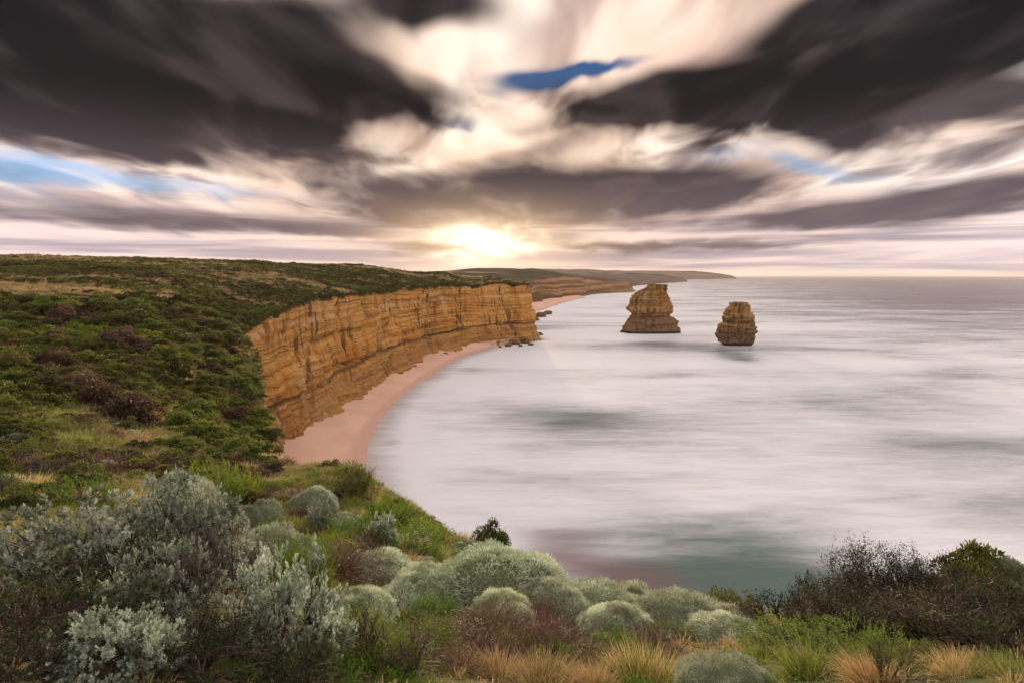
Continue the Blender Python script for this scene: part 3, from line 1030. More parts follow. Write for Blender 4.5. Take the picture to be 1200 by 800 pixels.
M_PINKG = m_leaf('faded_grass_blade', (0.15, 0.11, 0.06), (0.36, 0.26, 0.15), trans=0.25)


# ------------------------------------------------------------------ plants: mesh builders (numpy)
def unit(v):
    return v / np.maximum(np.linalg.norm(v, axis=-1, keepdims=True), 1e-9)


def rnd_dirs(n, g):
    return unit(g.normal(size=(n, 3)))


def leaves(base, d, L, Wd, g, rnd=None):
    """flat pointed leaves: one quad each"""
    n = len(base)
    side = unit(np.cross(d, rnd_dirs(n, g)))
    nrm = np.cross(side, d)
    L = np.broadcast_to(L, n)[:, None]
    Wd = np.broadcast_to(Wd, n)[:, None]
    mid = base + d * L * 0.48 + nrm * L * 0.06
    v = np.stack([base, mid + side * Wd * 0.5, base + d * L, mid - side * Wd * 0.5], 1).reshape(-1, 3)
    f = np.arange(4 * n).reshape(-1, 4)
    r = g.random(n) if rnd is None else rnd
    return v, f, {'rnd': np.repeat(r, 4), 'tip': np.tile([0, .4, 1, .4], n)}


def ribbons(base, d, L, Wd, bend, g, k=4, up=(0, 0, -1), rnd=None):
    """narrow curved blades or twigs: k-1 quads each"""
    n = len(base)
    L = np.broadcast_to(L, n)[:, None, None]
    Wd = np.broadcast_to(Wd, n)[:, None, None]
    bend = np.broadcast_to(bend, n)[:, None, None]
    t = np.linspace(0, 1, k)[None, :, None]
    side = unit(np.cross(d, rnd_dirs(n, g)))[:, None]
    c_ = base[:, None] + d[:, None] * L * t * (1 - 0.25 * bend * t) + np.array(up, float)[None, None] * L * bend * t ** 2
    w = Wd * (1 - t ** 1.6 * 0.92) * 0.5
    v = np.stack([c_ - side * w, c_ + side * w], 2).reshape(-1, 3)
    o = (np.arange(n) * 2 * k)[:, None] + np.arange(k - 1)[None] * 2
    f = np.stack([o, o + 1, o + 3, o + 2], -1).reshape(-1, 4)
    r = g.random(n) if rnd is None else rnd
    return v, f, {'rnd': np.repeat(r, 2 * k), 'tip': np.tile(np.repeat(np.linspace(0, 1, k), 2), n)}


def tubes(paths, r0, r1, g, sides=4):
    """tapered stems along (n,k,3) paths"""
    paths = np.asarray(paths, float)
    n, k, _ = paths.shape
    d = unit(np.gradient(paths, axis=1))
    a = unit(np.cross(d, np.array([0.31, 0.57, 0.76])))
    b = np.cross(d, a)
    r = np.broadcast_to(r0, n)[:, None] * (1 - np.linspace(0, 1, k))[None] + np.broadcast_to(r1, n)[:, None] * np.linspace(0, 1, k)[None]
    th = np.arange(sides) * 2 * math.pi / sides
    v = paths[:, :, None] + r[:, :, None, None] * (a[:, :, None] * np.cos(th)[None, None, :, None] + b[:, :, None] * np.sin(th)[None, None, :, None])
    i = (np.arange(n) * k * sides)[:, None, None] + (np.arange(k - 1) * sides)[None, :, None]
    j = np.arange(sides)[None, None]
    j2 = (j + 1) % sides
    f = np.stack([i + j, i + j2, i + sides + j2, i + sides + j], -1).reshape(-1, 4)
    return v.reshape(-1, 3), f, {'rnd': np.repeat(g.random(n), k * sides)}


def join(*ms):
    vs, fs_, at = [], [], {}
    o = 0
    keys = set().union(*[m[2].keys() for m in ms])
    for v, f, a in ms:
        vs.append(v)
        fs_.append(f + o)
        for k in keys:
            at.setdefault(k, []).append(a.get(k, np.zeros(len(v))))
        o += len(v)
    return np.vstack(vs), np.vstack(fs_), {k: np.concatenate(x) for k, x in at.items()}


def data_of(name, m, material, smooth=False):
    o = mesh_obj(name, m[0], m[1], material, smooth=smooth, attrs=m[2], link=False)
    me = o.data
    bpy.data.objects.remove(o)
    return me


def curved(a, b, k, g, wig):
    """n paths from a to b with a sag and some wiggle"""
    n = len(b)
    t = np.linspace(0, 1, k)[None, :, None]
    a = np.broadcast_to(a, b.shape)
    off = g.normal(size=(n, k, 3)) * wig * np.sin(np.linspace(0, math.pi, k))[None, :, None]
    p = a[:, None] * (1 - t) + b[:, None] * t + off
    p[:, :, 2] += (np.linalg.norm(b - a, axis=1)[:, None] * 0.13) * np.sin(np.linspace(0, math.pi, k))[None]
    return p


def dome_pts(n, g, hz=0.8, lo=0.05, lump=0.28, seed=0):
    d = rnd_dirs(n * 3 + 20, g)
    d = d[d[:, 2] > -0.15][:n]
    r = 1 + lump * fbm(d[:, 0] * 2.2 + seed, d[:, 1] * 2.2, d[:, 2] * 2.2, oct=2, seed=seed)
    p = d * r[:, None]
    p[:, 2] = np.maximum(p[:, 2], -0.05) * hz + lo
    return p, d


def shoot_shrub(seed, n_cl, n_sh, n_lf, L, Wd, hz, mleaf, mbark, r_in=0.7, spread=0.13, up=0.5, sl=2.4):
    """leafy shrub: woody stems, tufts of upright shoots each ringed with leaves. radius 1 m, height hz"""
    g = np.random.default_rng(seed)
    c_, d = dome_pts(n_cl, g, hz, seed=seed)
    c_ = c_ * g.uniform(r_in, 1.0, n_cl)[:, None]
    c_[:, 2] = np.maximum(c_[:, 2], 0.08)
    nc = len(c_)
    base = np.repeat(c_, n_sh, 0) + g.normal(size=(nc * n_sh, 3)) * spread
    ax = unit(np.repeat(d, n_sh, 0) * (1 - up) + np.array([0, 0, up]) + g.normal(size=(nc * n_sh, 3)) * 0.28)
    sl_ = g.uniform(0.7, 1.25, nc * n_sh) * L * sl
    k = np.tile(np.linspace(0.1, 1, n_lf), nc * n_sh)
    bb = np.repeat(base, n_lf, 0) + np.repeat(ax, n_lf, 0) * (np.repeat(sl_, n_lf) * k)[:, None]
    ra = unit(np.cross(np.repeat(ax, n_lf, 0), rnd_dirs(len(bb), g)))
    ld = unit(ra * (1.15 - 0.75 * k)[:, None] + np.repeat(ax, n_lf, 0) * (0.35 + 0.65 * k)[:, None])
    cr = np.repeat(g.random(nc), n_sh * n_lf)
    rn = np.clip(0.50 * cr + 0.35 * g.random(len(bb)) + 0.25 * k, 0, 1) ** 1.35
    lf = leaves(bb, ld, L * g.uniform(0.7, 1.2, len(bb)), Wd, g, rn)
    nl = 9
    limb = rnd_dirs(nl, g)
    limb[:, 2] = np.abs(limb[:, 2]) * 0.7 + 0.35
    limb = unit(limb) * 0.5 * np.array([1, 1, hz])
    near = np.argmin(((c_[:, None] - limb[None]) ** 2).sum(2), 1)
    root = np.zeros(3) + np.array([0, 0, -0.1])
    st = join(tubes(curved(root, limb, 6, g, 0.03), 0.030, 0.016, g, 5), tubes(curved(limb[near], c_, 5, g, 0.025), 0.011, 0.004, g))
    return [('foliage', data_of('foliage', lf, mleaf)), ('stem', data_of('stem', st, mbark))]


def cushion(seed, n_lobe, n_tw, hz, mtw, L=0.05, Wd=0.008):
    """cushion bush: overlapping domes bristling with fine twigs"""
    g = np.random.default_rng(seed)
    import bmesh
    a = g.uniform(0, 2 * math.pi, n_lobe)
    rad = g.uniform(0.0, 0.58, n_lobe)
    rad[0] = 0.05
    c_ = np.stack([np.cos(a) * rad, np.sin(a) * rad, g.uniform(0.0, 0.18, n_lobe)], 1)
    r = g.uniform(0.24, 0.50, n_lobe)
    r[0] = 0.58
    lob_t = g.uniform(-0.08, 0.14, n_lobe)
    T_ = []
    P_, D_ = [], []
    for i in range(n_lobe):
        n_i = int(n_tw * 1.6 * r[i] ** 2 / (r ** 2).sum())
        d = rnd_dirs(n_i, g)
        d = d[d[:, 2] > -0.25]
        lump = 1 + 0.12 * fbm(d[:, 0] * 2.6, d[:, 1] * 2.6, d[:, 2] * 2.6, oct=4, seed=seed + i, gain=0.6)
        p = c_[i] + d * (r[i] * lump)[:, None]
        ok = np.ones(len(p), bool)
        for j in range(n_lobe):
            if j != i:
                ok &= np.linalg.norm(p - c_[j], axis=1) > r[j] * 0.97
        ok &= p[:, 2] > -0.02
        P_.append(p[ok])
        D_.append(d[ok])
        T_.append(np.full(int(ok.sum()), lob_t[i]))
    P_, D_ = np.vstack(P_), np.vstack(D_)
    sc = np.array([1, 1, hz / 0.75])
    n = len(P_)
    dd = unit(D_ * 1.0 + g.normal(size=(n, 3)) * 0.55 + np.array([0, 0, 0.25]))
    P_ = P_ - D_ * g.uniform(0.0, 0.06, n)[:, None]
    tone = np.clip(0.55 + np.concatenate(T_) + 0.5 * fbm(P_[:, 0] * 5, P_[:, 1] * 5, P_[:, 2] * 5, oct=3, seed=seed) + g.normal(size=n) * 0.18, 0, 1)
    tw = leaves(P_ * sc, dd, L * g.uniform(0.6, 1.35, n), Wd, g, tone)
    bm = bmesh.new()
    for i in range(n_lobe):
        res = bmesh.ops.create_icosphere(bm, subdivisions=3, radius=r[i] * 0.80)
        for v in res['verts']:
            v.co = (v.co[0] + c_[i][0], v.co[1] + c_[i][1], max((v.co[2] + c_[i][2]) * sc[2], -0.12))
    me = bpy.data.meshes.new('inner_twigs')
    bm.to_mesh(me)
    bm.free()
    me.materials.append(M_CORE)
    return [('foliage', data_of('foliage', tw, mtw)), ('inner_twigs', me)]


def dead_bush(seed, n, mt, hz=0.7):
    g = np.random.default_rng(seed)
    p, d = dome_pts(n, g, hz, 0.0, seed=seed)
    p = p * g.uniform(0.25, 1.0, len(p))[:, None]
    dd = unit(d + g.normal(size=p.shape) * 0.75 + np.array([0, 0, 0.3]))
    rb = ribbons(p, dd, g.uniform(0.10, 0.34, len(p)), g.uniform(0.004, 0.010, len(p)), g.normal(size=len(p)) * 0.35, g, 4)
    tips, _ = dome_pts(50, g, hz, seed=seed + 3)
    st = tubes(curved(np.zeros(3), tips, 6, g, 0.05), 0.011, 0.004, g)
    return [('twigs', data_of('twigs', rb, mt)), ('stem', data_of('stem', st, M_BARK))]


def bare_shrub(seed, n_main, hz, mt, fine=14, r0=0.016, leafm=None, lean=(0, 0)):
    """upright leafless shrub: forked stems"""
    g = np.random.default_rng(seed)
    a = g.uniform(0, 2 * math.pi, n_main)
    sp_ = g.uniform(0.15, 0.95, n_main)
    tip = np.stack([np.cos(a) * sp_ + lean[0], np.sin(a) * sp_ + lean[1], hz * g.uniform(0.65, 1.0, n_main)], 1)
    main = curved(np.stack([np.cos(a) * .06, np.sin(a) * .06, np.full(n_main, -0.1)], 1), tip, 9, g, 0.03)
    lay1 = []
    for k in range(n_main):
        for q in range(5):
            i = g.integers(3, 8)
            e = main[k, i] + (unit(main[k, -1] - main[k, 0] + g.normal(size=3) * 0.6)) * g.uniform(0.2, 0.5) * hz
            lay1.append(np.concatenate([main[k, i], e]))
    lay1 = np.array(lay1)
    p1 = curved(lay1[:, :3], lay1[:, 3:], 6, g, 0.02)
    src = np.concatenate([p1[:, 2:].reshape(-1, 3), main[:, 5:].reshape(-1, 3)])
    pick = src[g.integers(0, len(src), n_main * fine)]
    dd = unit(g.normal(size=pick.shape) * 0.55 + np.array([lean[0] * .6, lean[1] * .6, 0.8]))
    tw = curved(pick, pick + dd * g.uniform(0.08, 0.26, len(pick))[:, None] * hz, 4, g, 0.012)
    st = join(tubes(main, r0, r0 * 0.35, g, 5), tubes(p1, r0 * 0.45, r0 * 0.2, g), tubes(tw, r0 * 0.24, r0 * 0.12, g, 3))
    parts = [('stem', data_of('stem', st, mt))]
    if leafm:
        e = tw[:, -1]
        n = len(e) * 7
        bb = np.repeat(e, 7, 0) + g.normal(size=(n, 3)) * 0.035
        parts.append(('foliage', data_of('foliage', leaves(bb, unit(rnd_dirs(n, g) + np.array([0, 0, .6])), 0.04, 0.016, g), leafm)))
    return parts


def tussock(seed, n, L, Wd, mt, spread=0.35, bend=0.45, lean=(0.15, 0)):
    g = np.random.default_rng(seed)
    a = g.uniform(0, 2 * math.pi, n)
    r = np.sqrt(g.random(n)) * spread
    b = np.stack([np.cos(a) * r, np.sin(a) * r, np.full(n, -0.03)], 1)
    out_ = np.stack([np.cos(a), np.sin(a), np.zeros(n)], 1) * (r / spread)[:, None]
    d = unit(out_ * 0.75 + np.array([lean[0], lean[1], 1.0]) + g.normal(size=(n, 3)) * 0.22)
    rb = ribbons(b, d, L * g.uniform(0.55, 1.15, n), Wd, bend * g.uniform(0.3, 1.3, n), g, 5)
    return [('blades', data_of('blades', rb, mt))]


def slope_shrub(seed, n_lobe, per, size, hz, ml, mb=None, flat=0.55):
    """wind-pruned coastal shrub seen from tens of metres: layered leaf clumps on crooked stems"""
    g = np.random.default_rng(seed)
    c_, d = dome_pts(n_lobe, g, hz, 0.05, 0.35, seed)
    c_ = c_ * g.uniform(0.35, 0.92, len(c_))[:, None]
    c_[:, 2] = np.maximum(c_[:, 2], 0.14 * hz)
    r = g.uniform(0.15, 0.36, len(c_))
    n = len(c_) * per
    u = rnd_dirs(n, g)
    u[:, 2] = np.abs(u[:, 2]) * 1.2 - 0.35
    p = np.repeat(c_, per, 0) + u * np.repeat(r, per)[:, None] * np.array([1, 1, flat]) * g.uniform(0.6, 1.05, n)[:, None]
    p[:, 2] = np.maximum(p[:, 2], 0.02)
    ld = unit(u + rnd_dirs(n, g) * 0.9 + np.array([0, 0, 0.3]))
    tone = np.clip(np.repeat(g.random(len(c_)) * 0.75, per) + g.random(n) * 0.35, 0, 1) ** 1.3
    lf = leaves(p, ld, size * g.uniform(0.6, 1.4, n), size * 0.55, g, tone)
    st = tubes(curved(np.array([0, 0, -0.1]), c_, 5, g, 0.05), 0.022, 0.008, g)
    return [('foliage', data_of('foliage', lf, ml)), ('stem', data_of('stem', st, mb or M_BARK))]


# ------------------------------------------------------------------ plants: kinds
KINDS = {
    'silver_shrub': ([shoot_shrub(s, 180, 10, 12, 0.052, 0.021, 0.85, M_SILVER, M_BARK, r_in=0.6, spread=0.055, up=0.42, sl=1.2) for s in (1, 2, 3)], 0.95),
    'cushion_bush': ([cushion(s, n, 62000, 0.72, M_CUSH, 0.055, 0.009) for s, n in ((11, 11), (12, 8), (13, 14), (14, 10))], 0.72),
    'dead_bush': ([dead_bush(s, 3600, M_DEADT) for s in (21, 22)], 0.75),
    'green_shrub': ([shoot_shrub(s, 110, 8, 10, 0.045, 0.022, 0.7, M_GREEN, M_BARK, up=0.35) for s in (31, 32)], 0.8),
    'dark_shrub': ([shoot_shrub(s, 130, 8, 11, 0.045, 0.020, 0.85, M_DGREEN, M_BARK, up=0.35, spread=0.075, sl=1.4) for s in (41, 42)], 0.95),
    'thicket_shrub': ([shoot_shrub(s, 120, 8, 10, 0.042, 0.018, 0.85, M_VDARK, M_PURPLE, up=0.4, spread=0.085, sl=1.5) for s in (43, 44)], 0.95),
    'yellow_green_shrub': ([shoot_shrub(s, 90, 8, 9, 0.05, 0.024, 0.6, M_YGREEN, M_BARK, up=0.35) for s in (46,)], 0.7),
    'bare_shrub': ([bare_shrub(s, 15, 1.0, M_PURPLE, 22) for s in (51, 52)], 1.35),
    'twiggy_shrub': ([bare_shrub(s, 26, 0.95, M_PURPLE, 30, 0.012, M_VDARK) for s in (55, 56)], 1.35),
    'leafing_shrub': ([bare_shrub(s, 18, 0.95, M_BARK, 16, 0.013, M_GREEN) for s in (58,)], 1.35),
    'dry_tussock': ([tussock(s, 1500, 0.95, 0.010, M_STRAW, 0.55) for s in (61, 62)], 0.8),
    'green_tussock': ([tussock(s, 1300, 0.95, 0.011, M_GGRASS, 0.55) for s in (65, 66)], 0.8),
    'round_bush': ([slope_shrub(s, 90, 150, 0.075, 0.80, M_DGREEN) for s in (77,)], 0.95),
    'grey_dead_shrub': ([bare_shrub(s, 9, 0.8, M_GREYW, 14, 0.030) for s in (71,)], 0.8),
    'coastal_shrub': ([slope_shrub(s, 30, 170, 0.10, 0.72, M_DGREEN) for s in (81, 82, 83, 84)], 0.75),
    'olive_shrub': ([slope_shrub(s, 28, 160, 0.10, 0.66, M_OLIVE) for s in (91, 92)], 0.7),
    'brown_shrub': ([slope_shrub(s, 28, 170, 0.09, 0.64, M_BROWNS, flat=0.7) for s in (95, 96)], 0.7),
    'lime_shrub': ([slope_shrub(s, 36, 110, 0.085, 0.5, M_LIME) for s in (98,)], 0.65),
}
_count = {}


def place(kind, x, y, zb, sx, sz, rz, label, cat, group=None, lean=0.0):
    variants, _ = KINDS[kind]
    k = _count.get(kind, 0)
    _count[kind] = k + 1
    root = bpy.data.objects.new(kind, None)
    root.empty_display_size = 0.2
    COL.objects.link(root)
    root.location = (x, y, zb)
    root.scale = (sx, sx, sz)
    root.rotation_euler = (0, lean, rz)
    tag(root, label, cat, group)
    for pn, me in variants[k % len(variants)]:
        o = bpy.data.objects.new(pn, me)
        COL.objects.link(o)
        o.parent = root
    return root


def put(kind, px, top, wpx, depth, label, cat='shrub', group=None, rz=None, hmul=1.0, hcap=1.3):
    """top row, width in photo pixels and distance; the foot stands on the land there"""
    p = at_depth(px, top, depth)
    zb = float(height(p[0], p[1])[0]) - 0.04
    uh = KINDS[kind][1]
    w = wpx / F_PX * (depth * math.cos(PITCH)) / 2.0 * (1.32 if kind == 'cushion_bush' else 1.15 if kind == 'dead_bush' else 1.0)
    h = min(max(p[2] - zb, 0.35 * w), hcap * 2.0 * w)
    return place(kind, p[0], p[1], zb, w, h / uh * hmul, rng.uniform(0, 6.28) if rz is None else rz, label, cat, group)


# ------------------------------------------------------------------ foreground plants, one by one
SIL, CUS, DEAD, GRN, DRK = 'silver_shrub', 'cushion_bush', 'dead_bush', 'green_shrub', 'dark_shrub'
G_C = 'cushion bushes on the brow'
FRONT = [
    (SIL, 60, 600, 270, 5.6, 'silver-leaved shrub at the left edge below the brown twig bushes'),
    (SIL, 190, 566, 200, 7.2, 'tall silver-leaved shrub topping the left foreground thicket'),
    (SIL, 325, 655, 165, 4.6, 'bright silver-leaved shrub right of the forked bare stems'),
    (SIL, 165, 660, 190, 4.6, 'silver-leaved shrub in front of the forked bare stems'),
    ('thicket_shrub', 30, 690, 240, 3.9, 'shrub leaning in from the left edge, shade painted into its dark leaves'),  # silver shrub in shade, the shade painted as very dark leaves
    (SIL, 130, 720, 150, 3.5, 'low silver-leaved shrub at the bottom edge, left of centre'),
    (SIL, 445, 604, 58, 13.0, 'small silver-leaved shrub on the spur amid green shrubs'),
    (SIL, 375, 590, 46, 14.5, 'little silver-leaved shrub with pale shoots below the pale cushion of the spur'),
    (CUS, 365, 570, 64, 17.0, 'long pale cushion bush highest on the near spur'),
    (CUS, 285, 588, 78, 11.5, 'brown-sided cushion bush behind the forked bare stems'),
    (CUS, 322, 618, 104, 9.8, 'pale cushion bush between bare stems and dead brown bush'),
    (CUS, 205, 545, 90, 12.0, 'low pale cushion bush behind the tall silver shrub'),
    (CUS, 440, 645, 112, 10.4, 'pale cushion bush right of the dead brown bush'),
    (CUS, 425, 690, 100, 7.6, 'small pale cushion bush above the bare twigs'),
    (CUS, 560, 652, 170, 9.4, 'largest pale cushion bush in the centre of the brow'),
    (CUS, 505, 668, 120, 9.0, 'pale cushion bush leaning on the largest one, left side'),
    (CUS, 640, 682, 130, 8.7, 'cushion bush beside the foot of the spur, above dead brown twigs'),
    (CUS, 585, 690, 90, 8.0, 'small round cushion bush in front of the largest one'),
    (CUS, 705, 690, 140, 8.9, 'green-grey cushion bush just right of the spur foot'),
    (CUS, 790, 697, 165, 8.3, 'broad green-grey cushion bush at the middle of the brow'),
    (CUS, 715, 715, 110, 7.7, 'lower green-grey cushion bush in front of the broad one'),
    (CUS, 845, 728, 120, 7.6, 'green-grey cushion bush against the dark leafy shrub'),
    (CUS, 865, 776, 110, 4.5, 'pale cushion bush cut by the bottom edge'),
    (CUS, 1185, 650, 100, 9.3, 'olive cushion bush at the right edge'),
    (CUS, 572, 648, 46, 14.6, 'small cushion bush on the steep right flank of the spur'),
    (CUS, 548, 632, 40, 15.6, 'tiny cushion bush beside the round dark bush of the spur'),
    (CUS, 745, 685, 70, 9.6, 'small cushion bush on the very edge behind the broad one'),
    (DEAD, 392, 640, 120, 9.8, 'dead reddish-brown bush on the near spur'),
    (DEAD, 575, 716, 120, 6.9, 'dead rust-brown bush below the largest cushion bush'),
    (DEAD, 655, 742, 130, 6.3, 'dead pinkish-brown bush behind the golden tussocks'),
    (DEAD, 630, 705, 80, 8.0, 'dead brown patch between two cushion bushes'),
    (DEAD, 520, 735, 100, 6.3, 'dead brown twigs right of the bare upright stems'),
    (DEAD, 870, 705, 60, 8.0, 'dead purplish twigs against the dark leafy shrub'),
    (DEAD, 700, 765, 90, 5.6, 'dead brown bush between the two golden tussocks'),
    (DEAD, 240, 575, 70, 9.5, 'dead brown bush in front of the low pale cushion'),
    (GRN, 470, 622, 110, 13.0, 'bright green leafy shrub in the middle of the spur'),
    (GRN, 410, 610, 80, 13.6, 'green leafy shrub left of the small silver one'),
    (GRN, 520, 650, 80, 13.0, 'green leafy shrub above the largest cushion bush'),
    (GRN, 350, 640, 90, 8.6, 'green leafy shrub beside the dead brown bush'),
    (GRN, 400, 740, 140, 5.2, 'green leafy shrub among the bare upright stems'),
    (GRN, 490, 745, 110, 5.4, 'green leafy shrub left of the golden tussocks'),
    (GRN, 240, 545, 70, 15.5, 'green leafy shrub left of the twiggy top of the spur'),
    (GRN, 940, 750, 160, 6.2, 'low bright green shrub left of the right-hand grass'),
    (GRN, 1010, 745, 140, 6.0, 'low bright green shrub under the dark thicket'),
    (GRN, 1120, 730, 120, 6.4, 'green leafy shrub deep in the dark thicket'),
    ('yellow_green_shrub', 268, 552, 66, 16.5, 'yellow-green shrub on the crest by the twiggy bushes'),
    ('yellow_green_shrub', 388, 628, 60, 11.6, 'yellow-flecked shrub above the dead reddish bush'),
    ('round_bush', 576, 608, 50, 16.0, 'round dark green bush alone on the spur edge'),
    (DRK, 412, 552, 62, 19.5, 'dark leafy shrub above the sea at the top of the spur'),
    (DRK, 430, 618, 70, 12.4, 'dark green shrub below the long pale cushion'),
    (DRK, 855, 694, 110, 8.9, 'dark leafy shrub at the right end of the cushion bushes'),
    ('thicket_shrub', 915, 702, 90, 8.6, 'dark leafy shrub left of the bare-topped thicket'),
    ('thicket_shrub', 945, 682, 60, 9.2, 'small bronze-green shrub sticking up left of the thicket'),
    ('round_bush', 1150, 637, 110, 9.4, 'dense dark green bush on the skyline of the thicket'),
    ('thicket_shrub', 1030, 668, 120, 8.8, 'dark shrub in the heart of the thicket'),
    ('thicket_shrub', 1110, 690, 170, 7.2, 'wide dark shrub filling the right thicket'),
    ('thicket_shrub', 1200, 700, 150, 6.6, 'dark shrub at the right edge under the olive cushion'),
    (DRK, 740, 690, 40, 10.0, 'tiny dark green bush on the edge of the drop'),
    (DRK, 790, 742, 90, 7.2, 'dark low shrub under the broad cushion bush'),
    ('twiggy_shrub', 1030, 636, 130, 8.6, 'tall twiggy shrub with dark tufts, highest of the thicket'),
    ('twiggy_shrub', 1095, 648, 110, 8.3, 'twiggy shrub right of the tallest one'),
    ('twiggy_shrub', 965, 676, 90, 8.8, 'short twiggy shrub at the left end of the thicket'),
    ('twiggy_shrub', 1170, 680, 150, 6.6, 'twiggy dark shrub below the dense skyline bush'),
    ('twiggy_shrub', 1060, 700, 170, 6.8, 'brown twiggy shrub in front of the tallest one'),
    ('bare_shrub', 1000, 655, 110, 8.4, 'leafless purple-brown shrub left of the tallest twiggy one'),
    ('bare_shrub', 1075, 645, 90, 8.5, 'leafless stems between the two tall twiggy shrubs'),
    ('bare_shrub', 1120, 690, 200, 6.2, 'leafless brown stems across the right thicket'),
    ('bare_shrub', 225, 585, 150, 5.0, 'forked bare stems rising from the left thicket'),
    ('bare_shrub', 270, 610, 120, 5.4, 'thin bare stems right of the forked ones'),
    ('bare_shrub', 430, 700, 110, 4.8, 'bare upright stems at the bottom, left of the tussocks'),
    ('bare_shrub', 315, 538, 80, 22.0, 'bare grey-brown twigs on the crest above the beach'),
    ('bare_shrub', 425, 540, 40, 20.5, 'bare purple twigs beside the dark shrub above the sea'),
    ('leafing_shrub', 380, 735, 120, 4.4, 'half-leafed green stems right of the bright silver shrub'),
    ('leafing_shrub', 470, 755, 100, 4.6, 'half-leafed stems against the golden tussocks'),
    ('leafing_shrub', 110, 690, 130, 4.2, 'half-leafed stems in the dark left thicket'),
    ('dry_tussock', 575, 772, 120, 4.9, 'golden grass tussock, leftmost at the bottom', 'grass tussock'),
    ('dry_tussock', 640, 768, 120, 4.8, 'golden grass tussock below the pinkish dead bush', 'grass tussock'),
    ('dry_tussock', 695, 778, 90, 4.7, 'small golden grass tussock left of the green-based one', 'grass tussock'),
    ('dry_tussock', 755, 752, 120, 5.1, 'tall golden tussock with a green base under the cushion bushes', 'grass tussock'),
    ('green_tussock', 735, 765, 110, 5.0, 'green grass tussock mixed into the tall golden one', 'grass tussock'),
    ('green_tussock', 960, 756, 130, 4.9, 'green grass tussock at bottom right, by the pale cushion', 'grass tussock'),
    ('green_tussock', 1040, 766, 130, 4.7, 'green grass tussock under the dark thicket', 'grass tussock'),
    ('dry_tussock', 1030, 775, 110, 4.5, 'straw-tipped tussock in front of the dark thicket', 'grass tussock'),
    ('dry_tussock', 1130, 772, 110, 4.4, 'straw-tipped tussock at bottom right', 'grass tussock'),
    ('green_tussock', 1185, 778, 110, 4.3, 'green grass tussock in the bottom right corner', 'grass tussock'),
    ('dry_tussock', 512, 622, 44, 16.2, 'tawny tussock on the spur edge left of the round dark bush', 'grass tussock'),
    ('dry_tussock', 540, 618, 40, 16.8, 'tawny tussock touching the round dark bush', 'grass tussock'),
    ('dry_tussock', 470, 590, 44, 19.0, 'tawny tussock high on the spur edge', 'grass tussock'),
    ('dry_tussock', 305, 560, 60, 19.0, 'tawny tussock on the crest below the bare twigs', 'grass tussock'),
    ('thicket_shrub', 40, 752, 190, 3.3, 'shrub in the bottom left corner under the silver leaves, shade painted into its colour'),  # the corner's shade is painted as very dark leaves
    ('thicket_shrub', 235, 745, 170, 3.6, 'dark leafy shrub at the bottom between the two silver shrubs'),
    ('thicket_shrub', 345, 770, 120, 3.7, 'dark leafy shrub at the bottom edge under the bright silver shrub'),
    ('thicket_shrub', 120, 640, 200, 4.8, 'dark leafy shrub behind the low silver shrubs'),
    ('twiggy_shrub', 230, 715, 160, 3.9, 'tangle of dark twigs at the bottom left'),
    ('bare_shrub', 60, 700, 150, 3.9, 'bare dark twigs in the bottom left corner'),
    ('bare_shrub', 350, 735, 110, 4.1, 'bare twigs reaching over the bright silver shrub'),
    ('bare_shrub', 480, 735, 100, 4.6, 'pale bare twigs left of the golden tussocks'),
    (DEAD, 450, 762, 130, 4.8, 'dead brown twigs around the bare upright stems'),
    (DEAD, 560, 745, 110, 5.8, 'dead brown bush just behind the leftmost golden tussock'),
    (DEAD, 610, 735, 100, 6.4, 'dead rust-red bush between two other dead bushes'),
    (DEAD, 760, 742, 90, 6.6, 'dead brown bush below the middle cushion bushes'),
    (DEAD, 1000, 705, 120, 7.6, 'dead purple-brown bush in the dark thicket'),
    (DEAD, 1130, 715, 170, 6.6, 'wide dead brown bush in the right thicket'),
    ('thicket_shrub', 985, 712, 120, 7.4, 'dark shrub below the short twiggy shrub'),
    ('thicket_shrub', 1060, 715, 150, 6.9, 'dark shrub in front of the tallest twiggy shrub'),
    ('thicket_shrub', 1180, 735, 160, 5.6, 'dark shrub above the bottom right grass'),
    ('twiggy_shrub', 1130, 665, 110, 8.0, 'twiggy shrub left of the dense skyline bush'),
    ('twiggy_shrub', 1000, 690, 130, 7.6, 'brownish twiggy shrub before the leafless purple one'),
    (GRN, 300, 605, 70, 11.5, 'green leafy shrub beside the brown-sided cushion'),
    (GRN, 455, 590, 70, 17.0, 'green leafy shrub near the spur edge'),
    (DRK, 480, 640, 70, 12.6, 'dark leafy shrub right of the bright green one on the spur'),
    (GRN, 545, 655, 70, 14.0, 'green leafy shrub beneath the round dark bush'),
    (DEAD, 345, 575, 60, 17.5, 'dead brown bush beside the long pale cushion'),
    (CUS, 400, 598, 44, 15.5, 'little pale cushion bush in the green of the spur'),
    ('dry_tussock', 590, 655, 50, 14.6, 'tawny tussock on the steep flank under the round dark bush', 'grass tussock'),
    ('dry_tussock', 430, 575, 50, 20.0, 'tawny tussock beside the dark shrub above the sea', 'grass tussock'),
    ('green_tussock', 490, 605, 50, 17.6, 'green tussock on the upper spur edge', 'grass tussock'),
]
for r_ in FRONT:
    cat = r_[6] if len(r_) > 6 else ('cushion bush' if r_[0] == CUS else 'shrub')
    put(*r_[:6], cat=cat, group={'cushion_bush': G_C, 'dry_tussock': 'foreground tussocks', 'green_tussock': 'foreground tussocks'}.get(r_[0], 'foreground shrubs'))


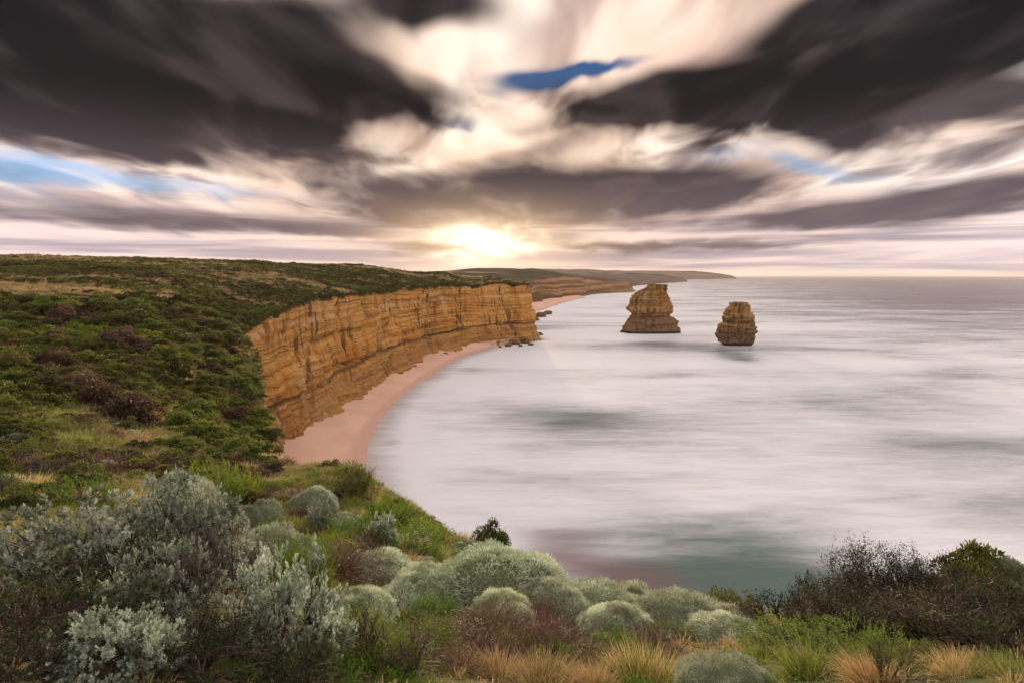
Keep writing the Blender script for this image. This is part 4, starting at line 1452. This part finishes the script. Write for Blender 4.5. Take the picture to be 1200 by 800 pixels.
def fill(n, box, kinds, wr, mind, group, where):
    """crowd of small plants standing on the land inside a region seen in the photo"""
    got = []
    for _ in range(n * 6):
        px, py = rng.uniform(box[0], box[2]), rng.uniform(box[1], box[3])
        p = hit(px, py)
        if not inside_poly(np.array([p[:2]]), POLY_C)[0] or p[1] > box[4]:
            continue
        w = rng.uniform(*wr)
        if any((p[0] - q[0]) ** 2 + (p[1] - q[1]) ** 2 < (mind * (w + q[2])) ** 2 for q in got):
            continue
        got.append((p[0], p[1], w))
        kind, word = kinds[int(rng.integers(len(kinds)))]
        size = 'small ' if w < (wr[0] + wr[1]) / 2 else 'larger '
        place(kind, p[0], p[1], p[2] - 0.05, w, w * rng.uniform(0.75, 1.2), rng.uniform(0, 6.28), size + word + ' ' + where,
              'grass tussock' if 'tussock' in kind else ('cushion bush' if kind == CUS else 'shrub'), group)
        if len(got) >= n:
            break


W_GRN, W_DRK, W_OLV, W_DEAD, W_CUS, W_DRY, W_TUS, W_BARE = (GRN, 'fresh green shrub'), ('coastal_shrub', 'dark green shrub'), ('olive_shrub', 'olive shrub'), (DEAD, 'dead brown bush'), (CUS, 'pale cushion bush'), ('dry_tussock', 'tawny tussock'), ('green_tussock', 'green tussock'), ('bare_shrub', 'leafless twig bush')
fill(90, (250, 548, 600, 690, 27), [W_GRN, W_GRN, W_DRK, W_OLV, W_DEAD, W_DRY, W_DRY, W_TUS, W_CUS], (0.28, 0.62), 0.42, 'small plants of the near spur', 'packed on the near spur')
fill(70, (-20, 532, 270, 600, 27), [W_GRN, W_OLV, W_DRK, W_DEAD, W_DEAD, W_BARE, W_BARE, W_TUS, W_DRY], (0.35, 0.85), 0.42, 'small plants behind the silver shrubs', 'behind the left silver shrubs')
fill(45, (340, 700, 1190, 800, 9), [W_DEAD, W_DEAD, W_GRN, (DRK, 'dark leafy shrub'), ('leafing_shrub', 'half-leafed shrub'), W_TUS], (0.18, 0.40), 0.40, 'small plants under the brow bushes', 'low among the brow bushes')

# ------------------------------------------------------------------ shrubs of the far slope
def put_hit(kind, px, py, wpx, label, cat='shrub', group=None, hm=1.0):
    p = hit(px, py)
    w = wpx / F_PX * p[1] / 2
    return place(kind, p[0], p[1], p[2] - 0.08, w, w * hm, rng.uniform(0, 6.28), label, cat, group)


for kind, px, py, w_, lab, hm in [
    ('lime_shrub', 35, 428, 95, 'lime-topped shrub, largest on the left slope', 0.8),
    (CUS, 18, 520, 48, 'grey-green cushion bush at the left edge of the grass', 1.0), (CUS, 137, 503, 30, 'left cushion bush of the silver trio on the slope', 1.0),
    (CUS, 152, 511, 30, 'lowest cushion bush of the silver trio on the slope', 1.0), (CUS, 168, 501, 28, 'right cushion bush of the silver trio on the slope', 1.0),
    (CUS, 232, 483, 30, 'silver cushion bush near the brow of the left slope', 0.9), (CUS, 222, 476, 22, 'small silver cushion bush just behind another near the slope brow', 0.9),
    (CUS, 108, 553, 56, 'flat pale cushion bush above the left silver shrubs', 0.7), (CUS, 6, 566, 40, 'cushion bush at the left edge above the silver shrub', 0.9), (CUS, 210, 552, 60, 'wide pale cushion bush below the slope grass', 0.7),
    ('bare_shrub', 60, 560, 90, 'brown twig bush at the left above the silver shrubs', 0.7), ('bare_shrub', 120, 562, 90, 'brown twig bush in front of the flat pale cushion', 0.7), ('bare_shrub', 20, 550, 70, 'brown twig bush at the left edge', 0.7),
    ('grey_dead_shrub', 75, 378, 40, 'grey dead shrub high on the left slope', 0.7), ('grey_dead_shrub', 60, 450, 30, 'grey dead trunk under the dark left shrubs', 1.1), ('grey_dead_shrub', 100, 452, 26, 'second grey dead trunk under the dark left shrubs', 1.1),
    ('grey_dead_shrub', 98, 476, 30, 'fallen grey branch on the slope grass', 0.35),
    ('brown_shrub', 140, 408, 70, 'big brown shrub in the middle of the left slope', 0.75), ('brown_shrub', 85, 492, 60, 'low brown shrub on the slope grass', 0.5),
]:
    put_hit(kind, px, py, w_, lab, 'cushion bush' if kind == CUS else 'shrub', 'marked shrubs of the left slope', hm)

SLOPE = {
    'coastal_shrub': ('dark shrub on left slope', 'dark shrubs of the left slope'),
    'olive_shrub': ('olive shrub on left slope', 'olive shrubs of the left slope'),
    'brown_shrub': ('brown bush on left slope', 'brown shrubs of the left slope'),
    'lime_shrub': ('yellow-green shrub on left slope', 'bright shrubs of the left slope'),
}
slots = []
for i in range(4000):
    px, py = rng.uniform(-200, 320), 352 + 212 * rng.random() ** 1.1
    if px > 262 + min(py - 370, 170) * 0.32:
        continue
    grass = fbm(np.array([px / 70.0]), np.array([py / 34.0]), oct=2, seed=12)[0] + (0.75 if (py > 462 and px < 205 and py < 532) else 0) + (0.5 if py > 420 and 130 < px < 240 and py < 450 else 0)
    if grass > 0.82:
        continue
    p = hit(px, py)
    w = rng.uniform(0.6, 1.75) * (1.0 + 0.012 * min(p[1], 100)) * (0.6 if p[1] < 34 else 1.0)
    if all((p[0] - q[0]) ** 2 + (p[1] - q[1]) ** 2 > (0.47 * (w + q[2])) ** 2 for q in slots):
        slots.append((p[0], p[1], w, p[2]))
    if len(slots) > 760:
        break
for x, y, w, z in slots:
    zone = fbm(np.array([x / 14.0]), np.array([y / 14.0]), oct=2, seed=33)[0]
    u = rng.random()
    kind = 'coastal_shrub' if u < 0.50 + 0.30 * zone else ('olive_shrub' if u < 0.74 else ('brown_shrub' if u < 0.92 else 'lime_shrub'))
    lab, grp = SLOPE[kind]
    size = 'large ' if w > 2.2 else ('small ' if w < 1.35 else '')
    row = 'below the plateau' if y > 95 else ('high up' if y > 70 else ('midway' if y > 48 else ('by the grass' if y > 30 else 'below the grass')))
    t_ = x / y
    side = 'at far left' if t_ < -0.78 else ('left of silver trio' if t_ < -0.66 else ('behind silver trio' if t_ < -0.58 else 'towards the cliff'))
    lab = size + lab + ' ' + row + ', ' + side
    place(kind, x, y, z - 0.08, w, w * rng.uniform(0.7, 1.25), rng.uniform(0, 6.28), lab, 'shrub', grp)


# ------------------------------------------------------------------ uncountable ground cover (instanced points)
def scatter(name, label, source, pts_, scl, material_parts):
    n = len(pts_)
    src = bpy.data.objects.new(name + '_source', source)
    me = bpy.data.meshes.new(name)
    me.vertices.add(n)
    me.vertices.foreach_set('co', np.asarray(pts_, np.float32).ravel())
    a = me.attributes.new('scl', 'FLOAT', 'POINT')
    a.data.foreach_set('value', np.asarray(scl, np.float32))
    a = me.attributes.new('yaw', 'FLOAT_VECTOR', 'POINT')
    rot = np.zeros((n, 3), np.float32)
    rot[:, 2] = rng.uniform(0, 6.28, n)
    rot[:, :2] = rng.normal(size=(n, 2)) * 0.12
    a.data.foreach_set('vector', rot.ravel())
    o = bpy.data.objects.new(name, me)
    COL.objects.link(o)
    ng = bpy.data.node_groups.new(name + '_scatter', 'GeometryNodeTree')
    ng.interface.new_socket('Geometry', in_out='INPUT', socket_type='NodeSocketGeometry')
    ng.interface.new_socket('Geometry', in_out='OUTPUT', socket_type='NodeSocketGeometry')
    N = ng.nodes
    gi, go = N.new('NodeGroupInput'), N.new('NodeGroupOutput')
    ip = N.new('GeometryNodeInstanceOnPoints')
    oi = N.new('GeometryNodeObjectInfo')
    oi.inputs['Object'].default_value = src
    oi.inputs['As Instance'].default_value = True
    s_ = N.new('GeometryNodeInputNamedAttribute')
    s_.data_type = 'FLOAT'
    s_.inputs['Name'].default_value = 'scl'
    y_ = N.new('GeometryNodeInputNamedAttribute')
    y_.data_type = 'FLOAT_VECTOR'
    y_.inputs['Name'].default_value = 'yaw'
    lk = ng.links.new
    lk(gi.outputs[0], ip.inputs['Points'])
    lk(oi.outputs['Geometry'], ip.inputs['Instance'])
    lk(y_.outputs[0], ip.inputs['Rotation'])
    lk(s_.outputs[0], ip.inputs['Scale'])
    lk(ip.outputs[0], go.inputs[0])
    md = o.modifiers.new('scatter', 'NODES')
    md.node_group = ng
    return tag(o, label, kind='stuff')


def land_points(n, r0, r1, az0, az1, power=0.0):
    """points on the land, thinning with distance"""
    a = np.radians(rng.uniform(az0, az1, n))
    r = np.exp(rng.uniform(math.log(r0), math.log(r1), n))
    x, y = r * np.sin(a), r * np.cos(a)
    ok = inside_poly(np.stack([x, y], 1), POLY_C)
    x, y, r = x[ok], y[ok], r[ok]
    return x, y, height(x, y), r


g_straw = tussock(201, 46, 0.55, 0.022, M_PINKG, 0.16, 0.5)[0][1]
g_dry = tussock(205, 46, 0.55, 0.022, M_STRAW, 0.16, 0.5)[0][1]
g_green = tussock(202, 46, 0.50, 0.022, M_GGRASS, 0.16, 0.45)[0][1]
h_dark = slope_shrub(203, 16, 26, 0.26, 0.55, M_DGREEN)[0][1]
h_brown = slope_shrub(204, 16, 26, 0.24, 0.5, M_BROWNS)[0][1]
h_olive = slope_shrub(206, 16, 26, 0.26, 0.5, M_OLIVE)[0][1]
herb = shoot_shrub(207, 16, 4, 8, 0.11, 0.05, 0.5, M_GREEN, M_BARK)[0][1]

x, y, z, r = land_points(60000, 9, 130, -66, -3)
zone = fbm(x / 9.0, y / 9.0, oct=3, seed=44) + 0.12 * rng.normal(size=len(x))
sc_ = np.clip(r / 34.0, 0.45, 2.2) * rng.uniform(0.6, 1.25, len(x))
P3 = np.stack([x, y, z], 1)
A1, A2 = zone > 0.28, zone < -0.05
scatter('dry_grass', 'dry straw-coloured grass over the left slope', g_dry, P3[A1], sc_[A1], None)
scatter('green_grass', 'green grass over the left slope and spur', g_green, P3[A2], sc_[A2], None)
A3 = ~A1 & ~A2
scatter('faded_grass', 'faded pinkish grass between the shrubs', g_straw, P3[A3], sc_[A3], None)

x, y, z, r = land_points(75000, 90, 620, -66, 3)
zone = fbm(x / 40.0, y / 24.0, oct=3, seed=54) + 0.22 * rng.normal(size=len(x))
ang = np.degrees(np.arctan2(x, y))
sc_ = np.clip(r / 210.0, 0.35, 2.0) * rng.uniform(0.5, 1.3, len(x))
P3 = np.stack([x, y, z - 0.1], 1)
band = fbm(x / 90.0, (y + 0.3 * x) / 26.0, oct=4, seed=58, gain=0.65) + 0.30 * rng.normal(size=len(x))
gr = band > 0.30
for nm, lab, src, m_ in (('dark_heath', 'dark green heath over the clifftop plateau', h_dark, ~gr & (zone > 0.34)),
                         ('brown_heath', 'brown heath over the clifftop plateau', h_brown, ~gr & (zone <= 0.34) & (zone > -0.02)),
                         ('olive_heath', 'olive heath over the clifftop plateau', h_olive, ~gr & (zone <= -0.02))):
    scatter(nm, lab, src, P3[m_], sc_[m_], None)
scatter('plateau_grass', 'pale golden grass bands on the plateau', g_dry, P3[gr], sc_[gr] * 2.6, None)

bi = rng.integers(i_main0 - 60, i_tip, 2600)
ba = np.abs(rng.normal(size=2600)) * 2.2 - 0.7
bxy = bl[bi, :2] - n_out[bi] * ba[:, None]
bz = height(bxy[:, 0], bxy[:, 1]) - 0.35 - np.clip(-ba, 0, 1) * 0.8
scatter('brow_scrub', 'low scrub hanging over the brow of the golden cliff', h_olive, np.column_stack([bxy, bz]), rng.uniform(0.35, 1.0, 2600), None)

x, y, z, r = land_points(2600, 2.2, 14, -66, 62)
zone = fbm(x / 2.2, y / 2.2, oct=2, seed=64) + 0.2 * rng.normal(size=len(x))
P3 = np.stack([x, y, z - 0.03], 1)
sc_ = np.clip(r / 12.0, 0.35, 1.0) * rng.uniform(0.6, 1.2, len(x))
A1, A2 = zone > 0.45, zone < 0.1
scatter('undergrowth_herbs', 'small green herbs between the foreground shrubs', herb, P3[A1], sc_[A1] * 0.4, None)
scatter('undergrowth_dry_grass', 'dry grass between the foreground shrubs', g_dry, P3[A2], sc_[A2] * 0.8, None)
A3 = ~A1 & ~A2
scatter('undergrowth_grass', 'green grass between the foreground shrubs', g_green, P3[A3], sc_[A3] * 0.8, None)

# look-alikes that would share a label are told apart by their order across the view
ORD = 'leftmost second third fourth fifth sixth seventh eighth ninth tenth'.split()
same = {}
for o in COL.objects:
    if o.parent is None and 'category' in o:
        same.setdefault(o['label'], []).append(o)
for lab, os_ in same.items():
    if len(os_) > 1:
        os_.sort(key=lambda o: o.location.x / max(o.location.y, 0.1))
        for i, o in enumerate(os_):
            o['label'] = lab + (', leftmost' if i == 0 else ', %s from left' % (ORD[i] if i < 10 else '%dth' % (i + 1) if i < 20 else '%d%s' % (i + 1, {1: 'st', 2: 'nd', 3: 'rd'}.get((i + 1) % 10, 'th'))))

# ------------------------------------------------------------------ evening haze over sea and land
def m_haze():
    m = bpy.data.materials.new('evening_haze')
    m.use_nodes = True
    t = Tree(m.node_tree)
    out_ = t.new('ShaderNodeOutputMaterial')
    v = t.new('ShaderNodeVolumePrincipled')
    v.inputs['Color'].default_value = (0.95, 0.90, 0.88, 1)
    v.inputs['Density'].default_value = HAZE
    v.inputs['Anisotropy'].default_value = 0.15
    t.link(v.outputs[0], out_.inputs['Volume'])
    return m


HAZE = 0.000028
zt_, zb_, L_ = 190.0, -12.0, 29000.0
hz = mesh_obj('haze', [(-L_, -L_, zb_), (L_, -L_, zb_), (L_, L_, zb_), (-L_, L_, zb_), (-L_, -L_, zt_), (L_, -L_, zt_), (L_, L_, zt_), (-L_, L_, zt_)],
              [[3, 2, 1, 0], [4, 5, 6, 7], [0, 1, 5, 4], [1, 2, 6, 5], [2, 3, 7, 6], [3, 0, 4, 7]], m_haze(), smooth=False)
tag(hz, 'pale evening haze over the sea', kind='stuff')
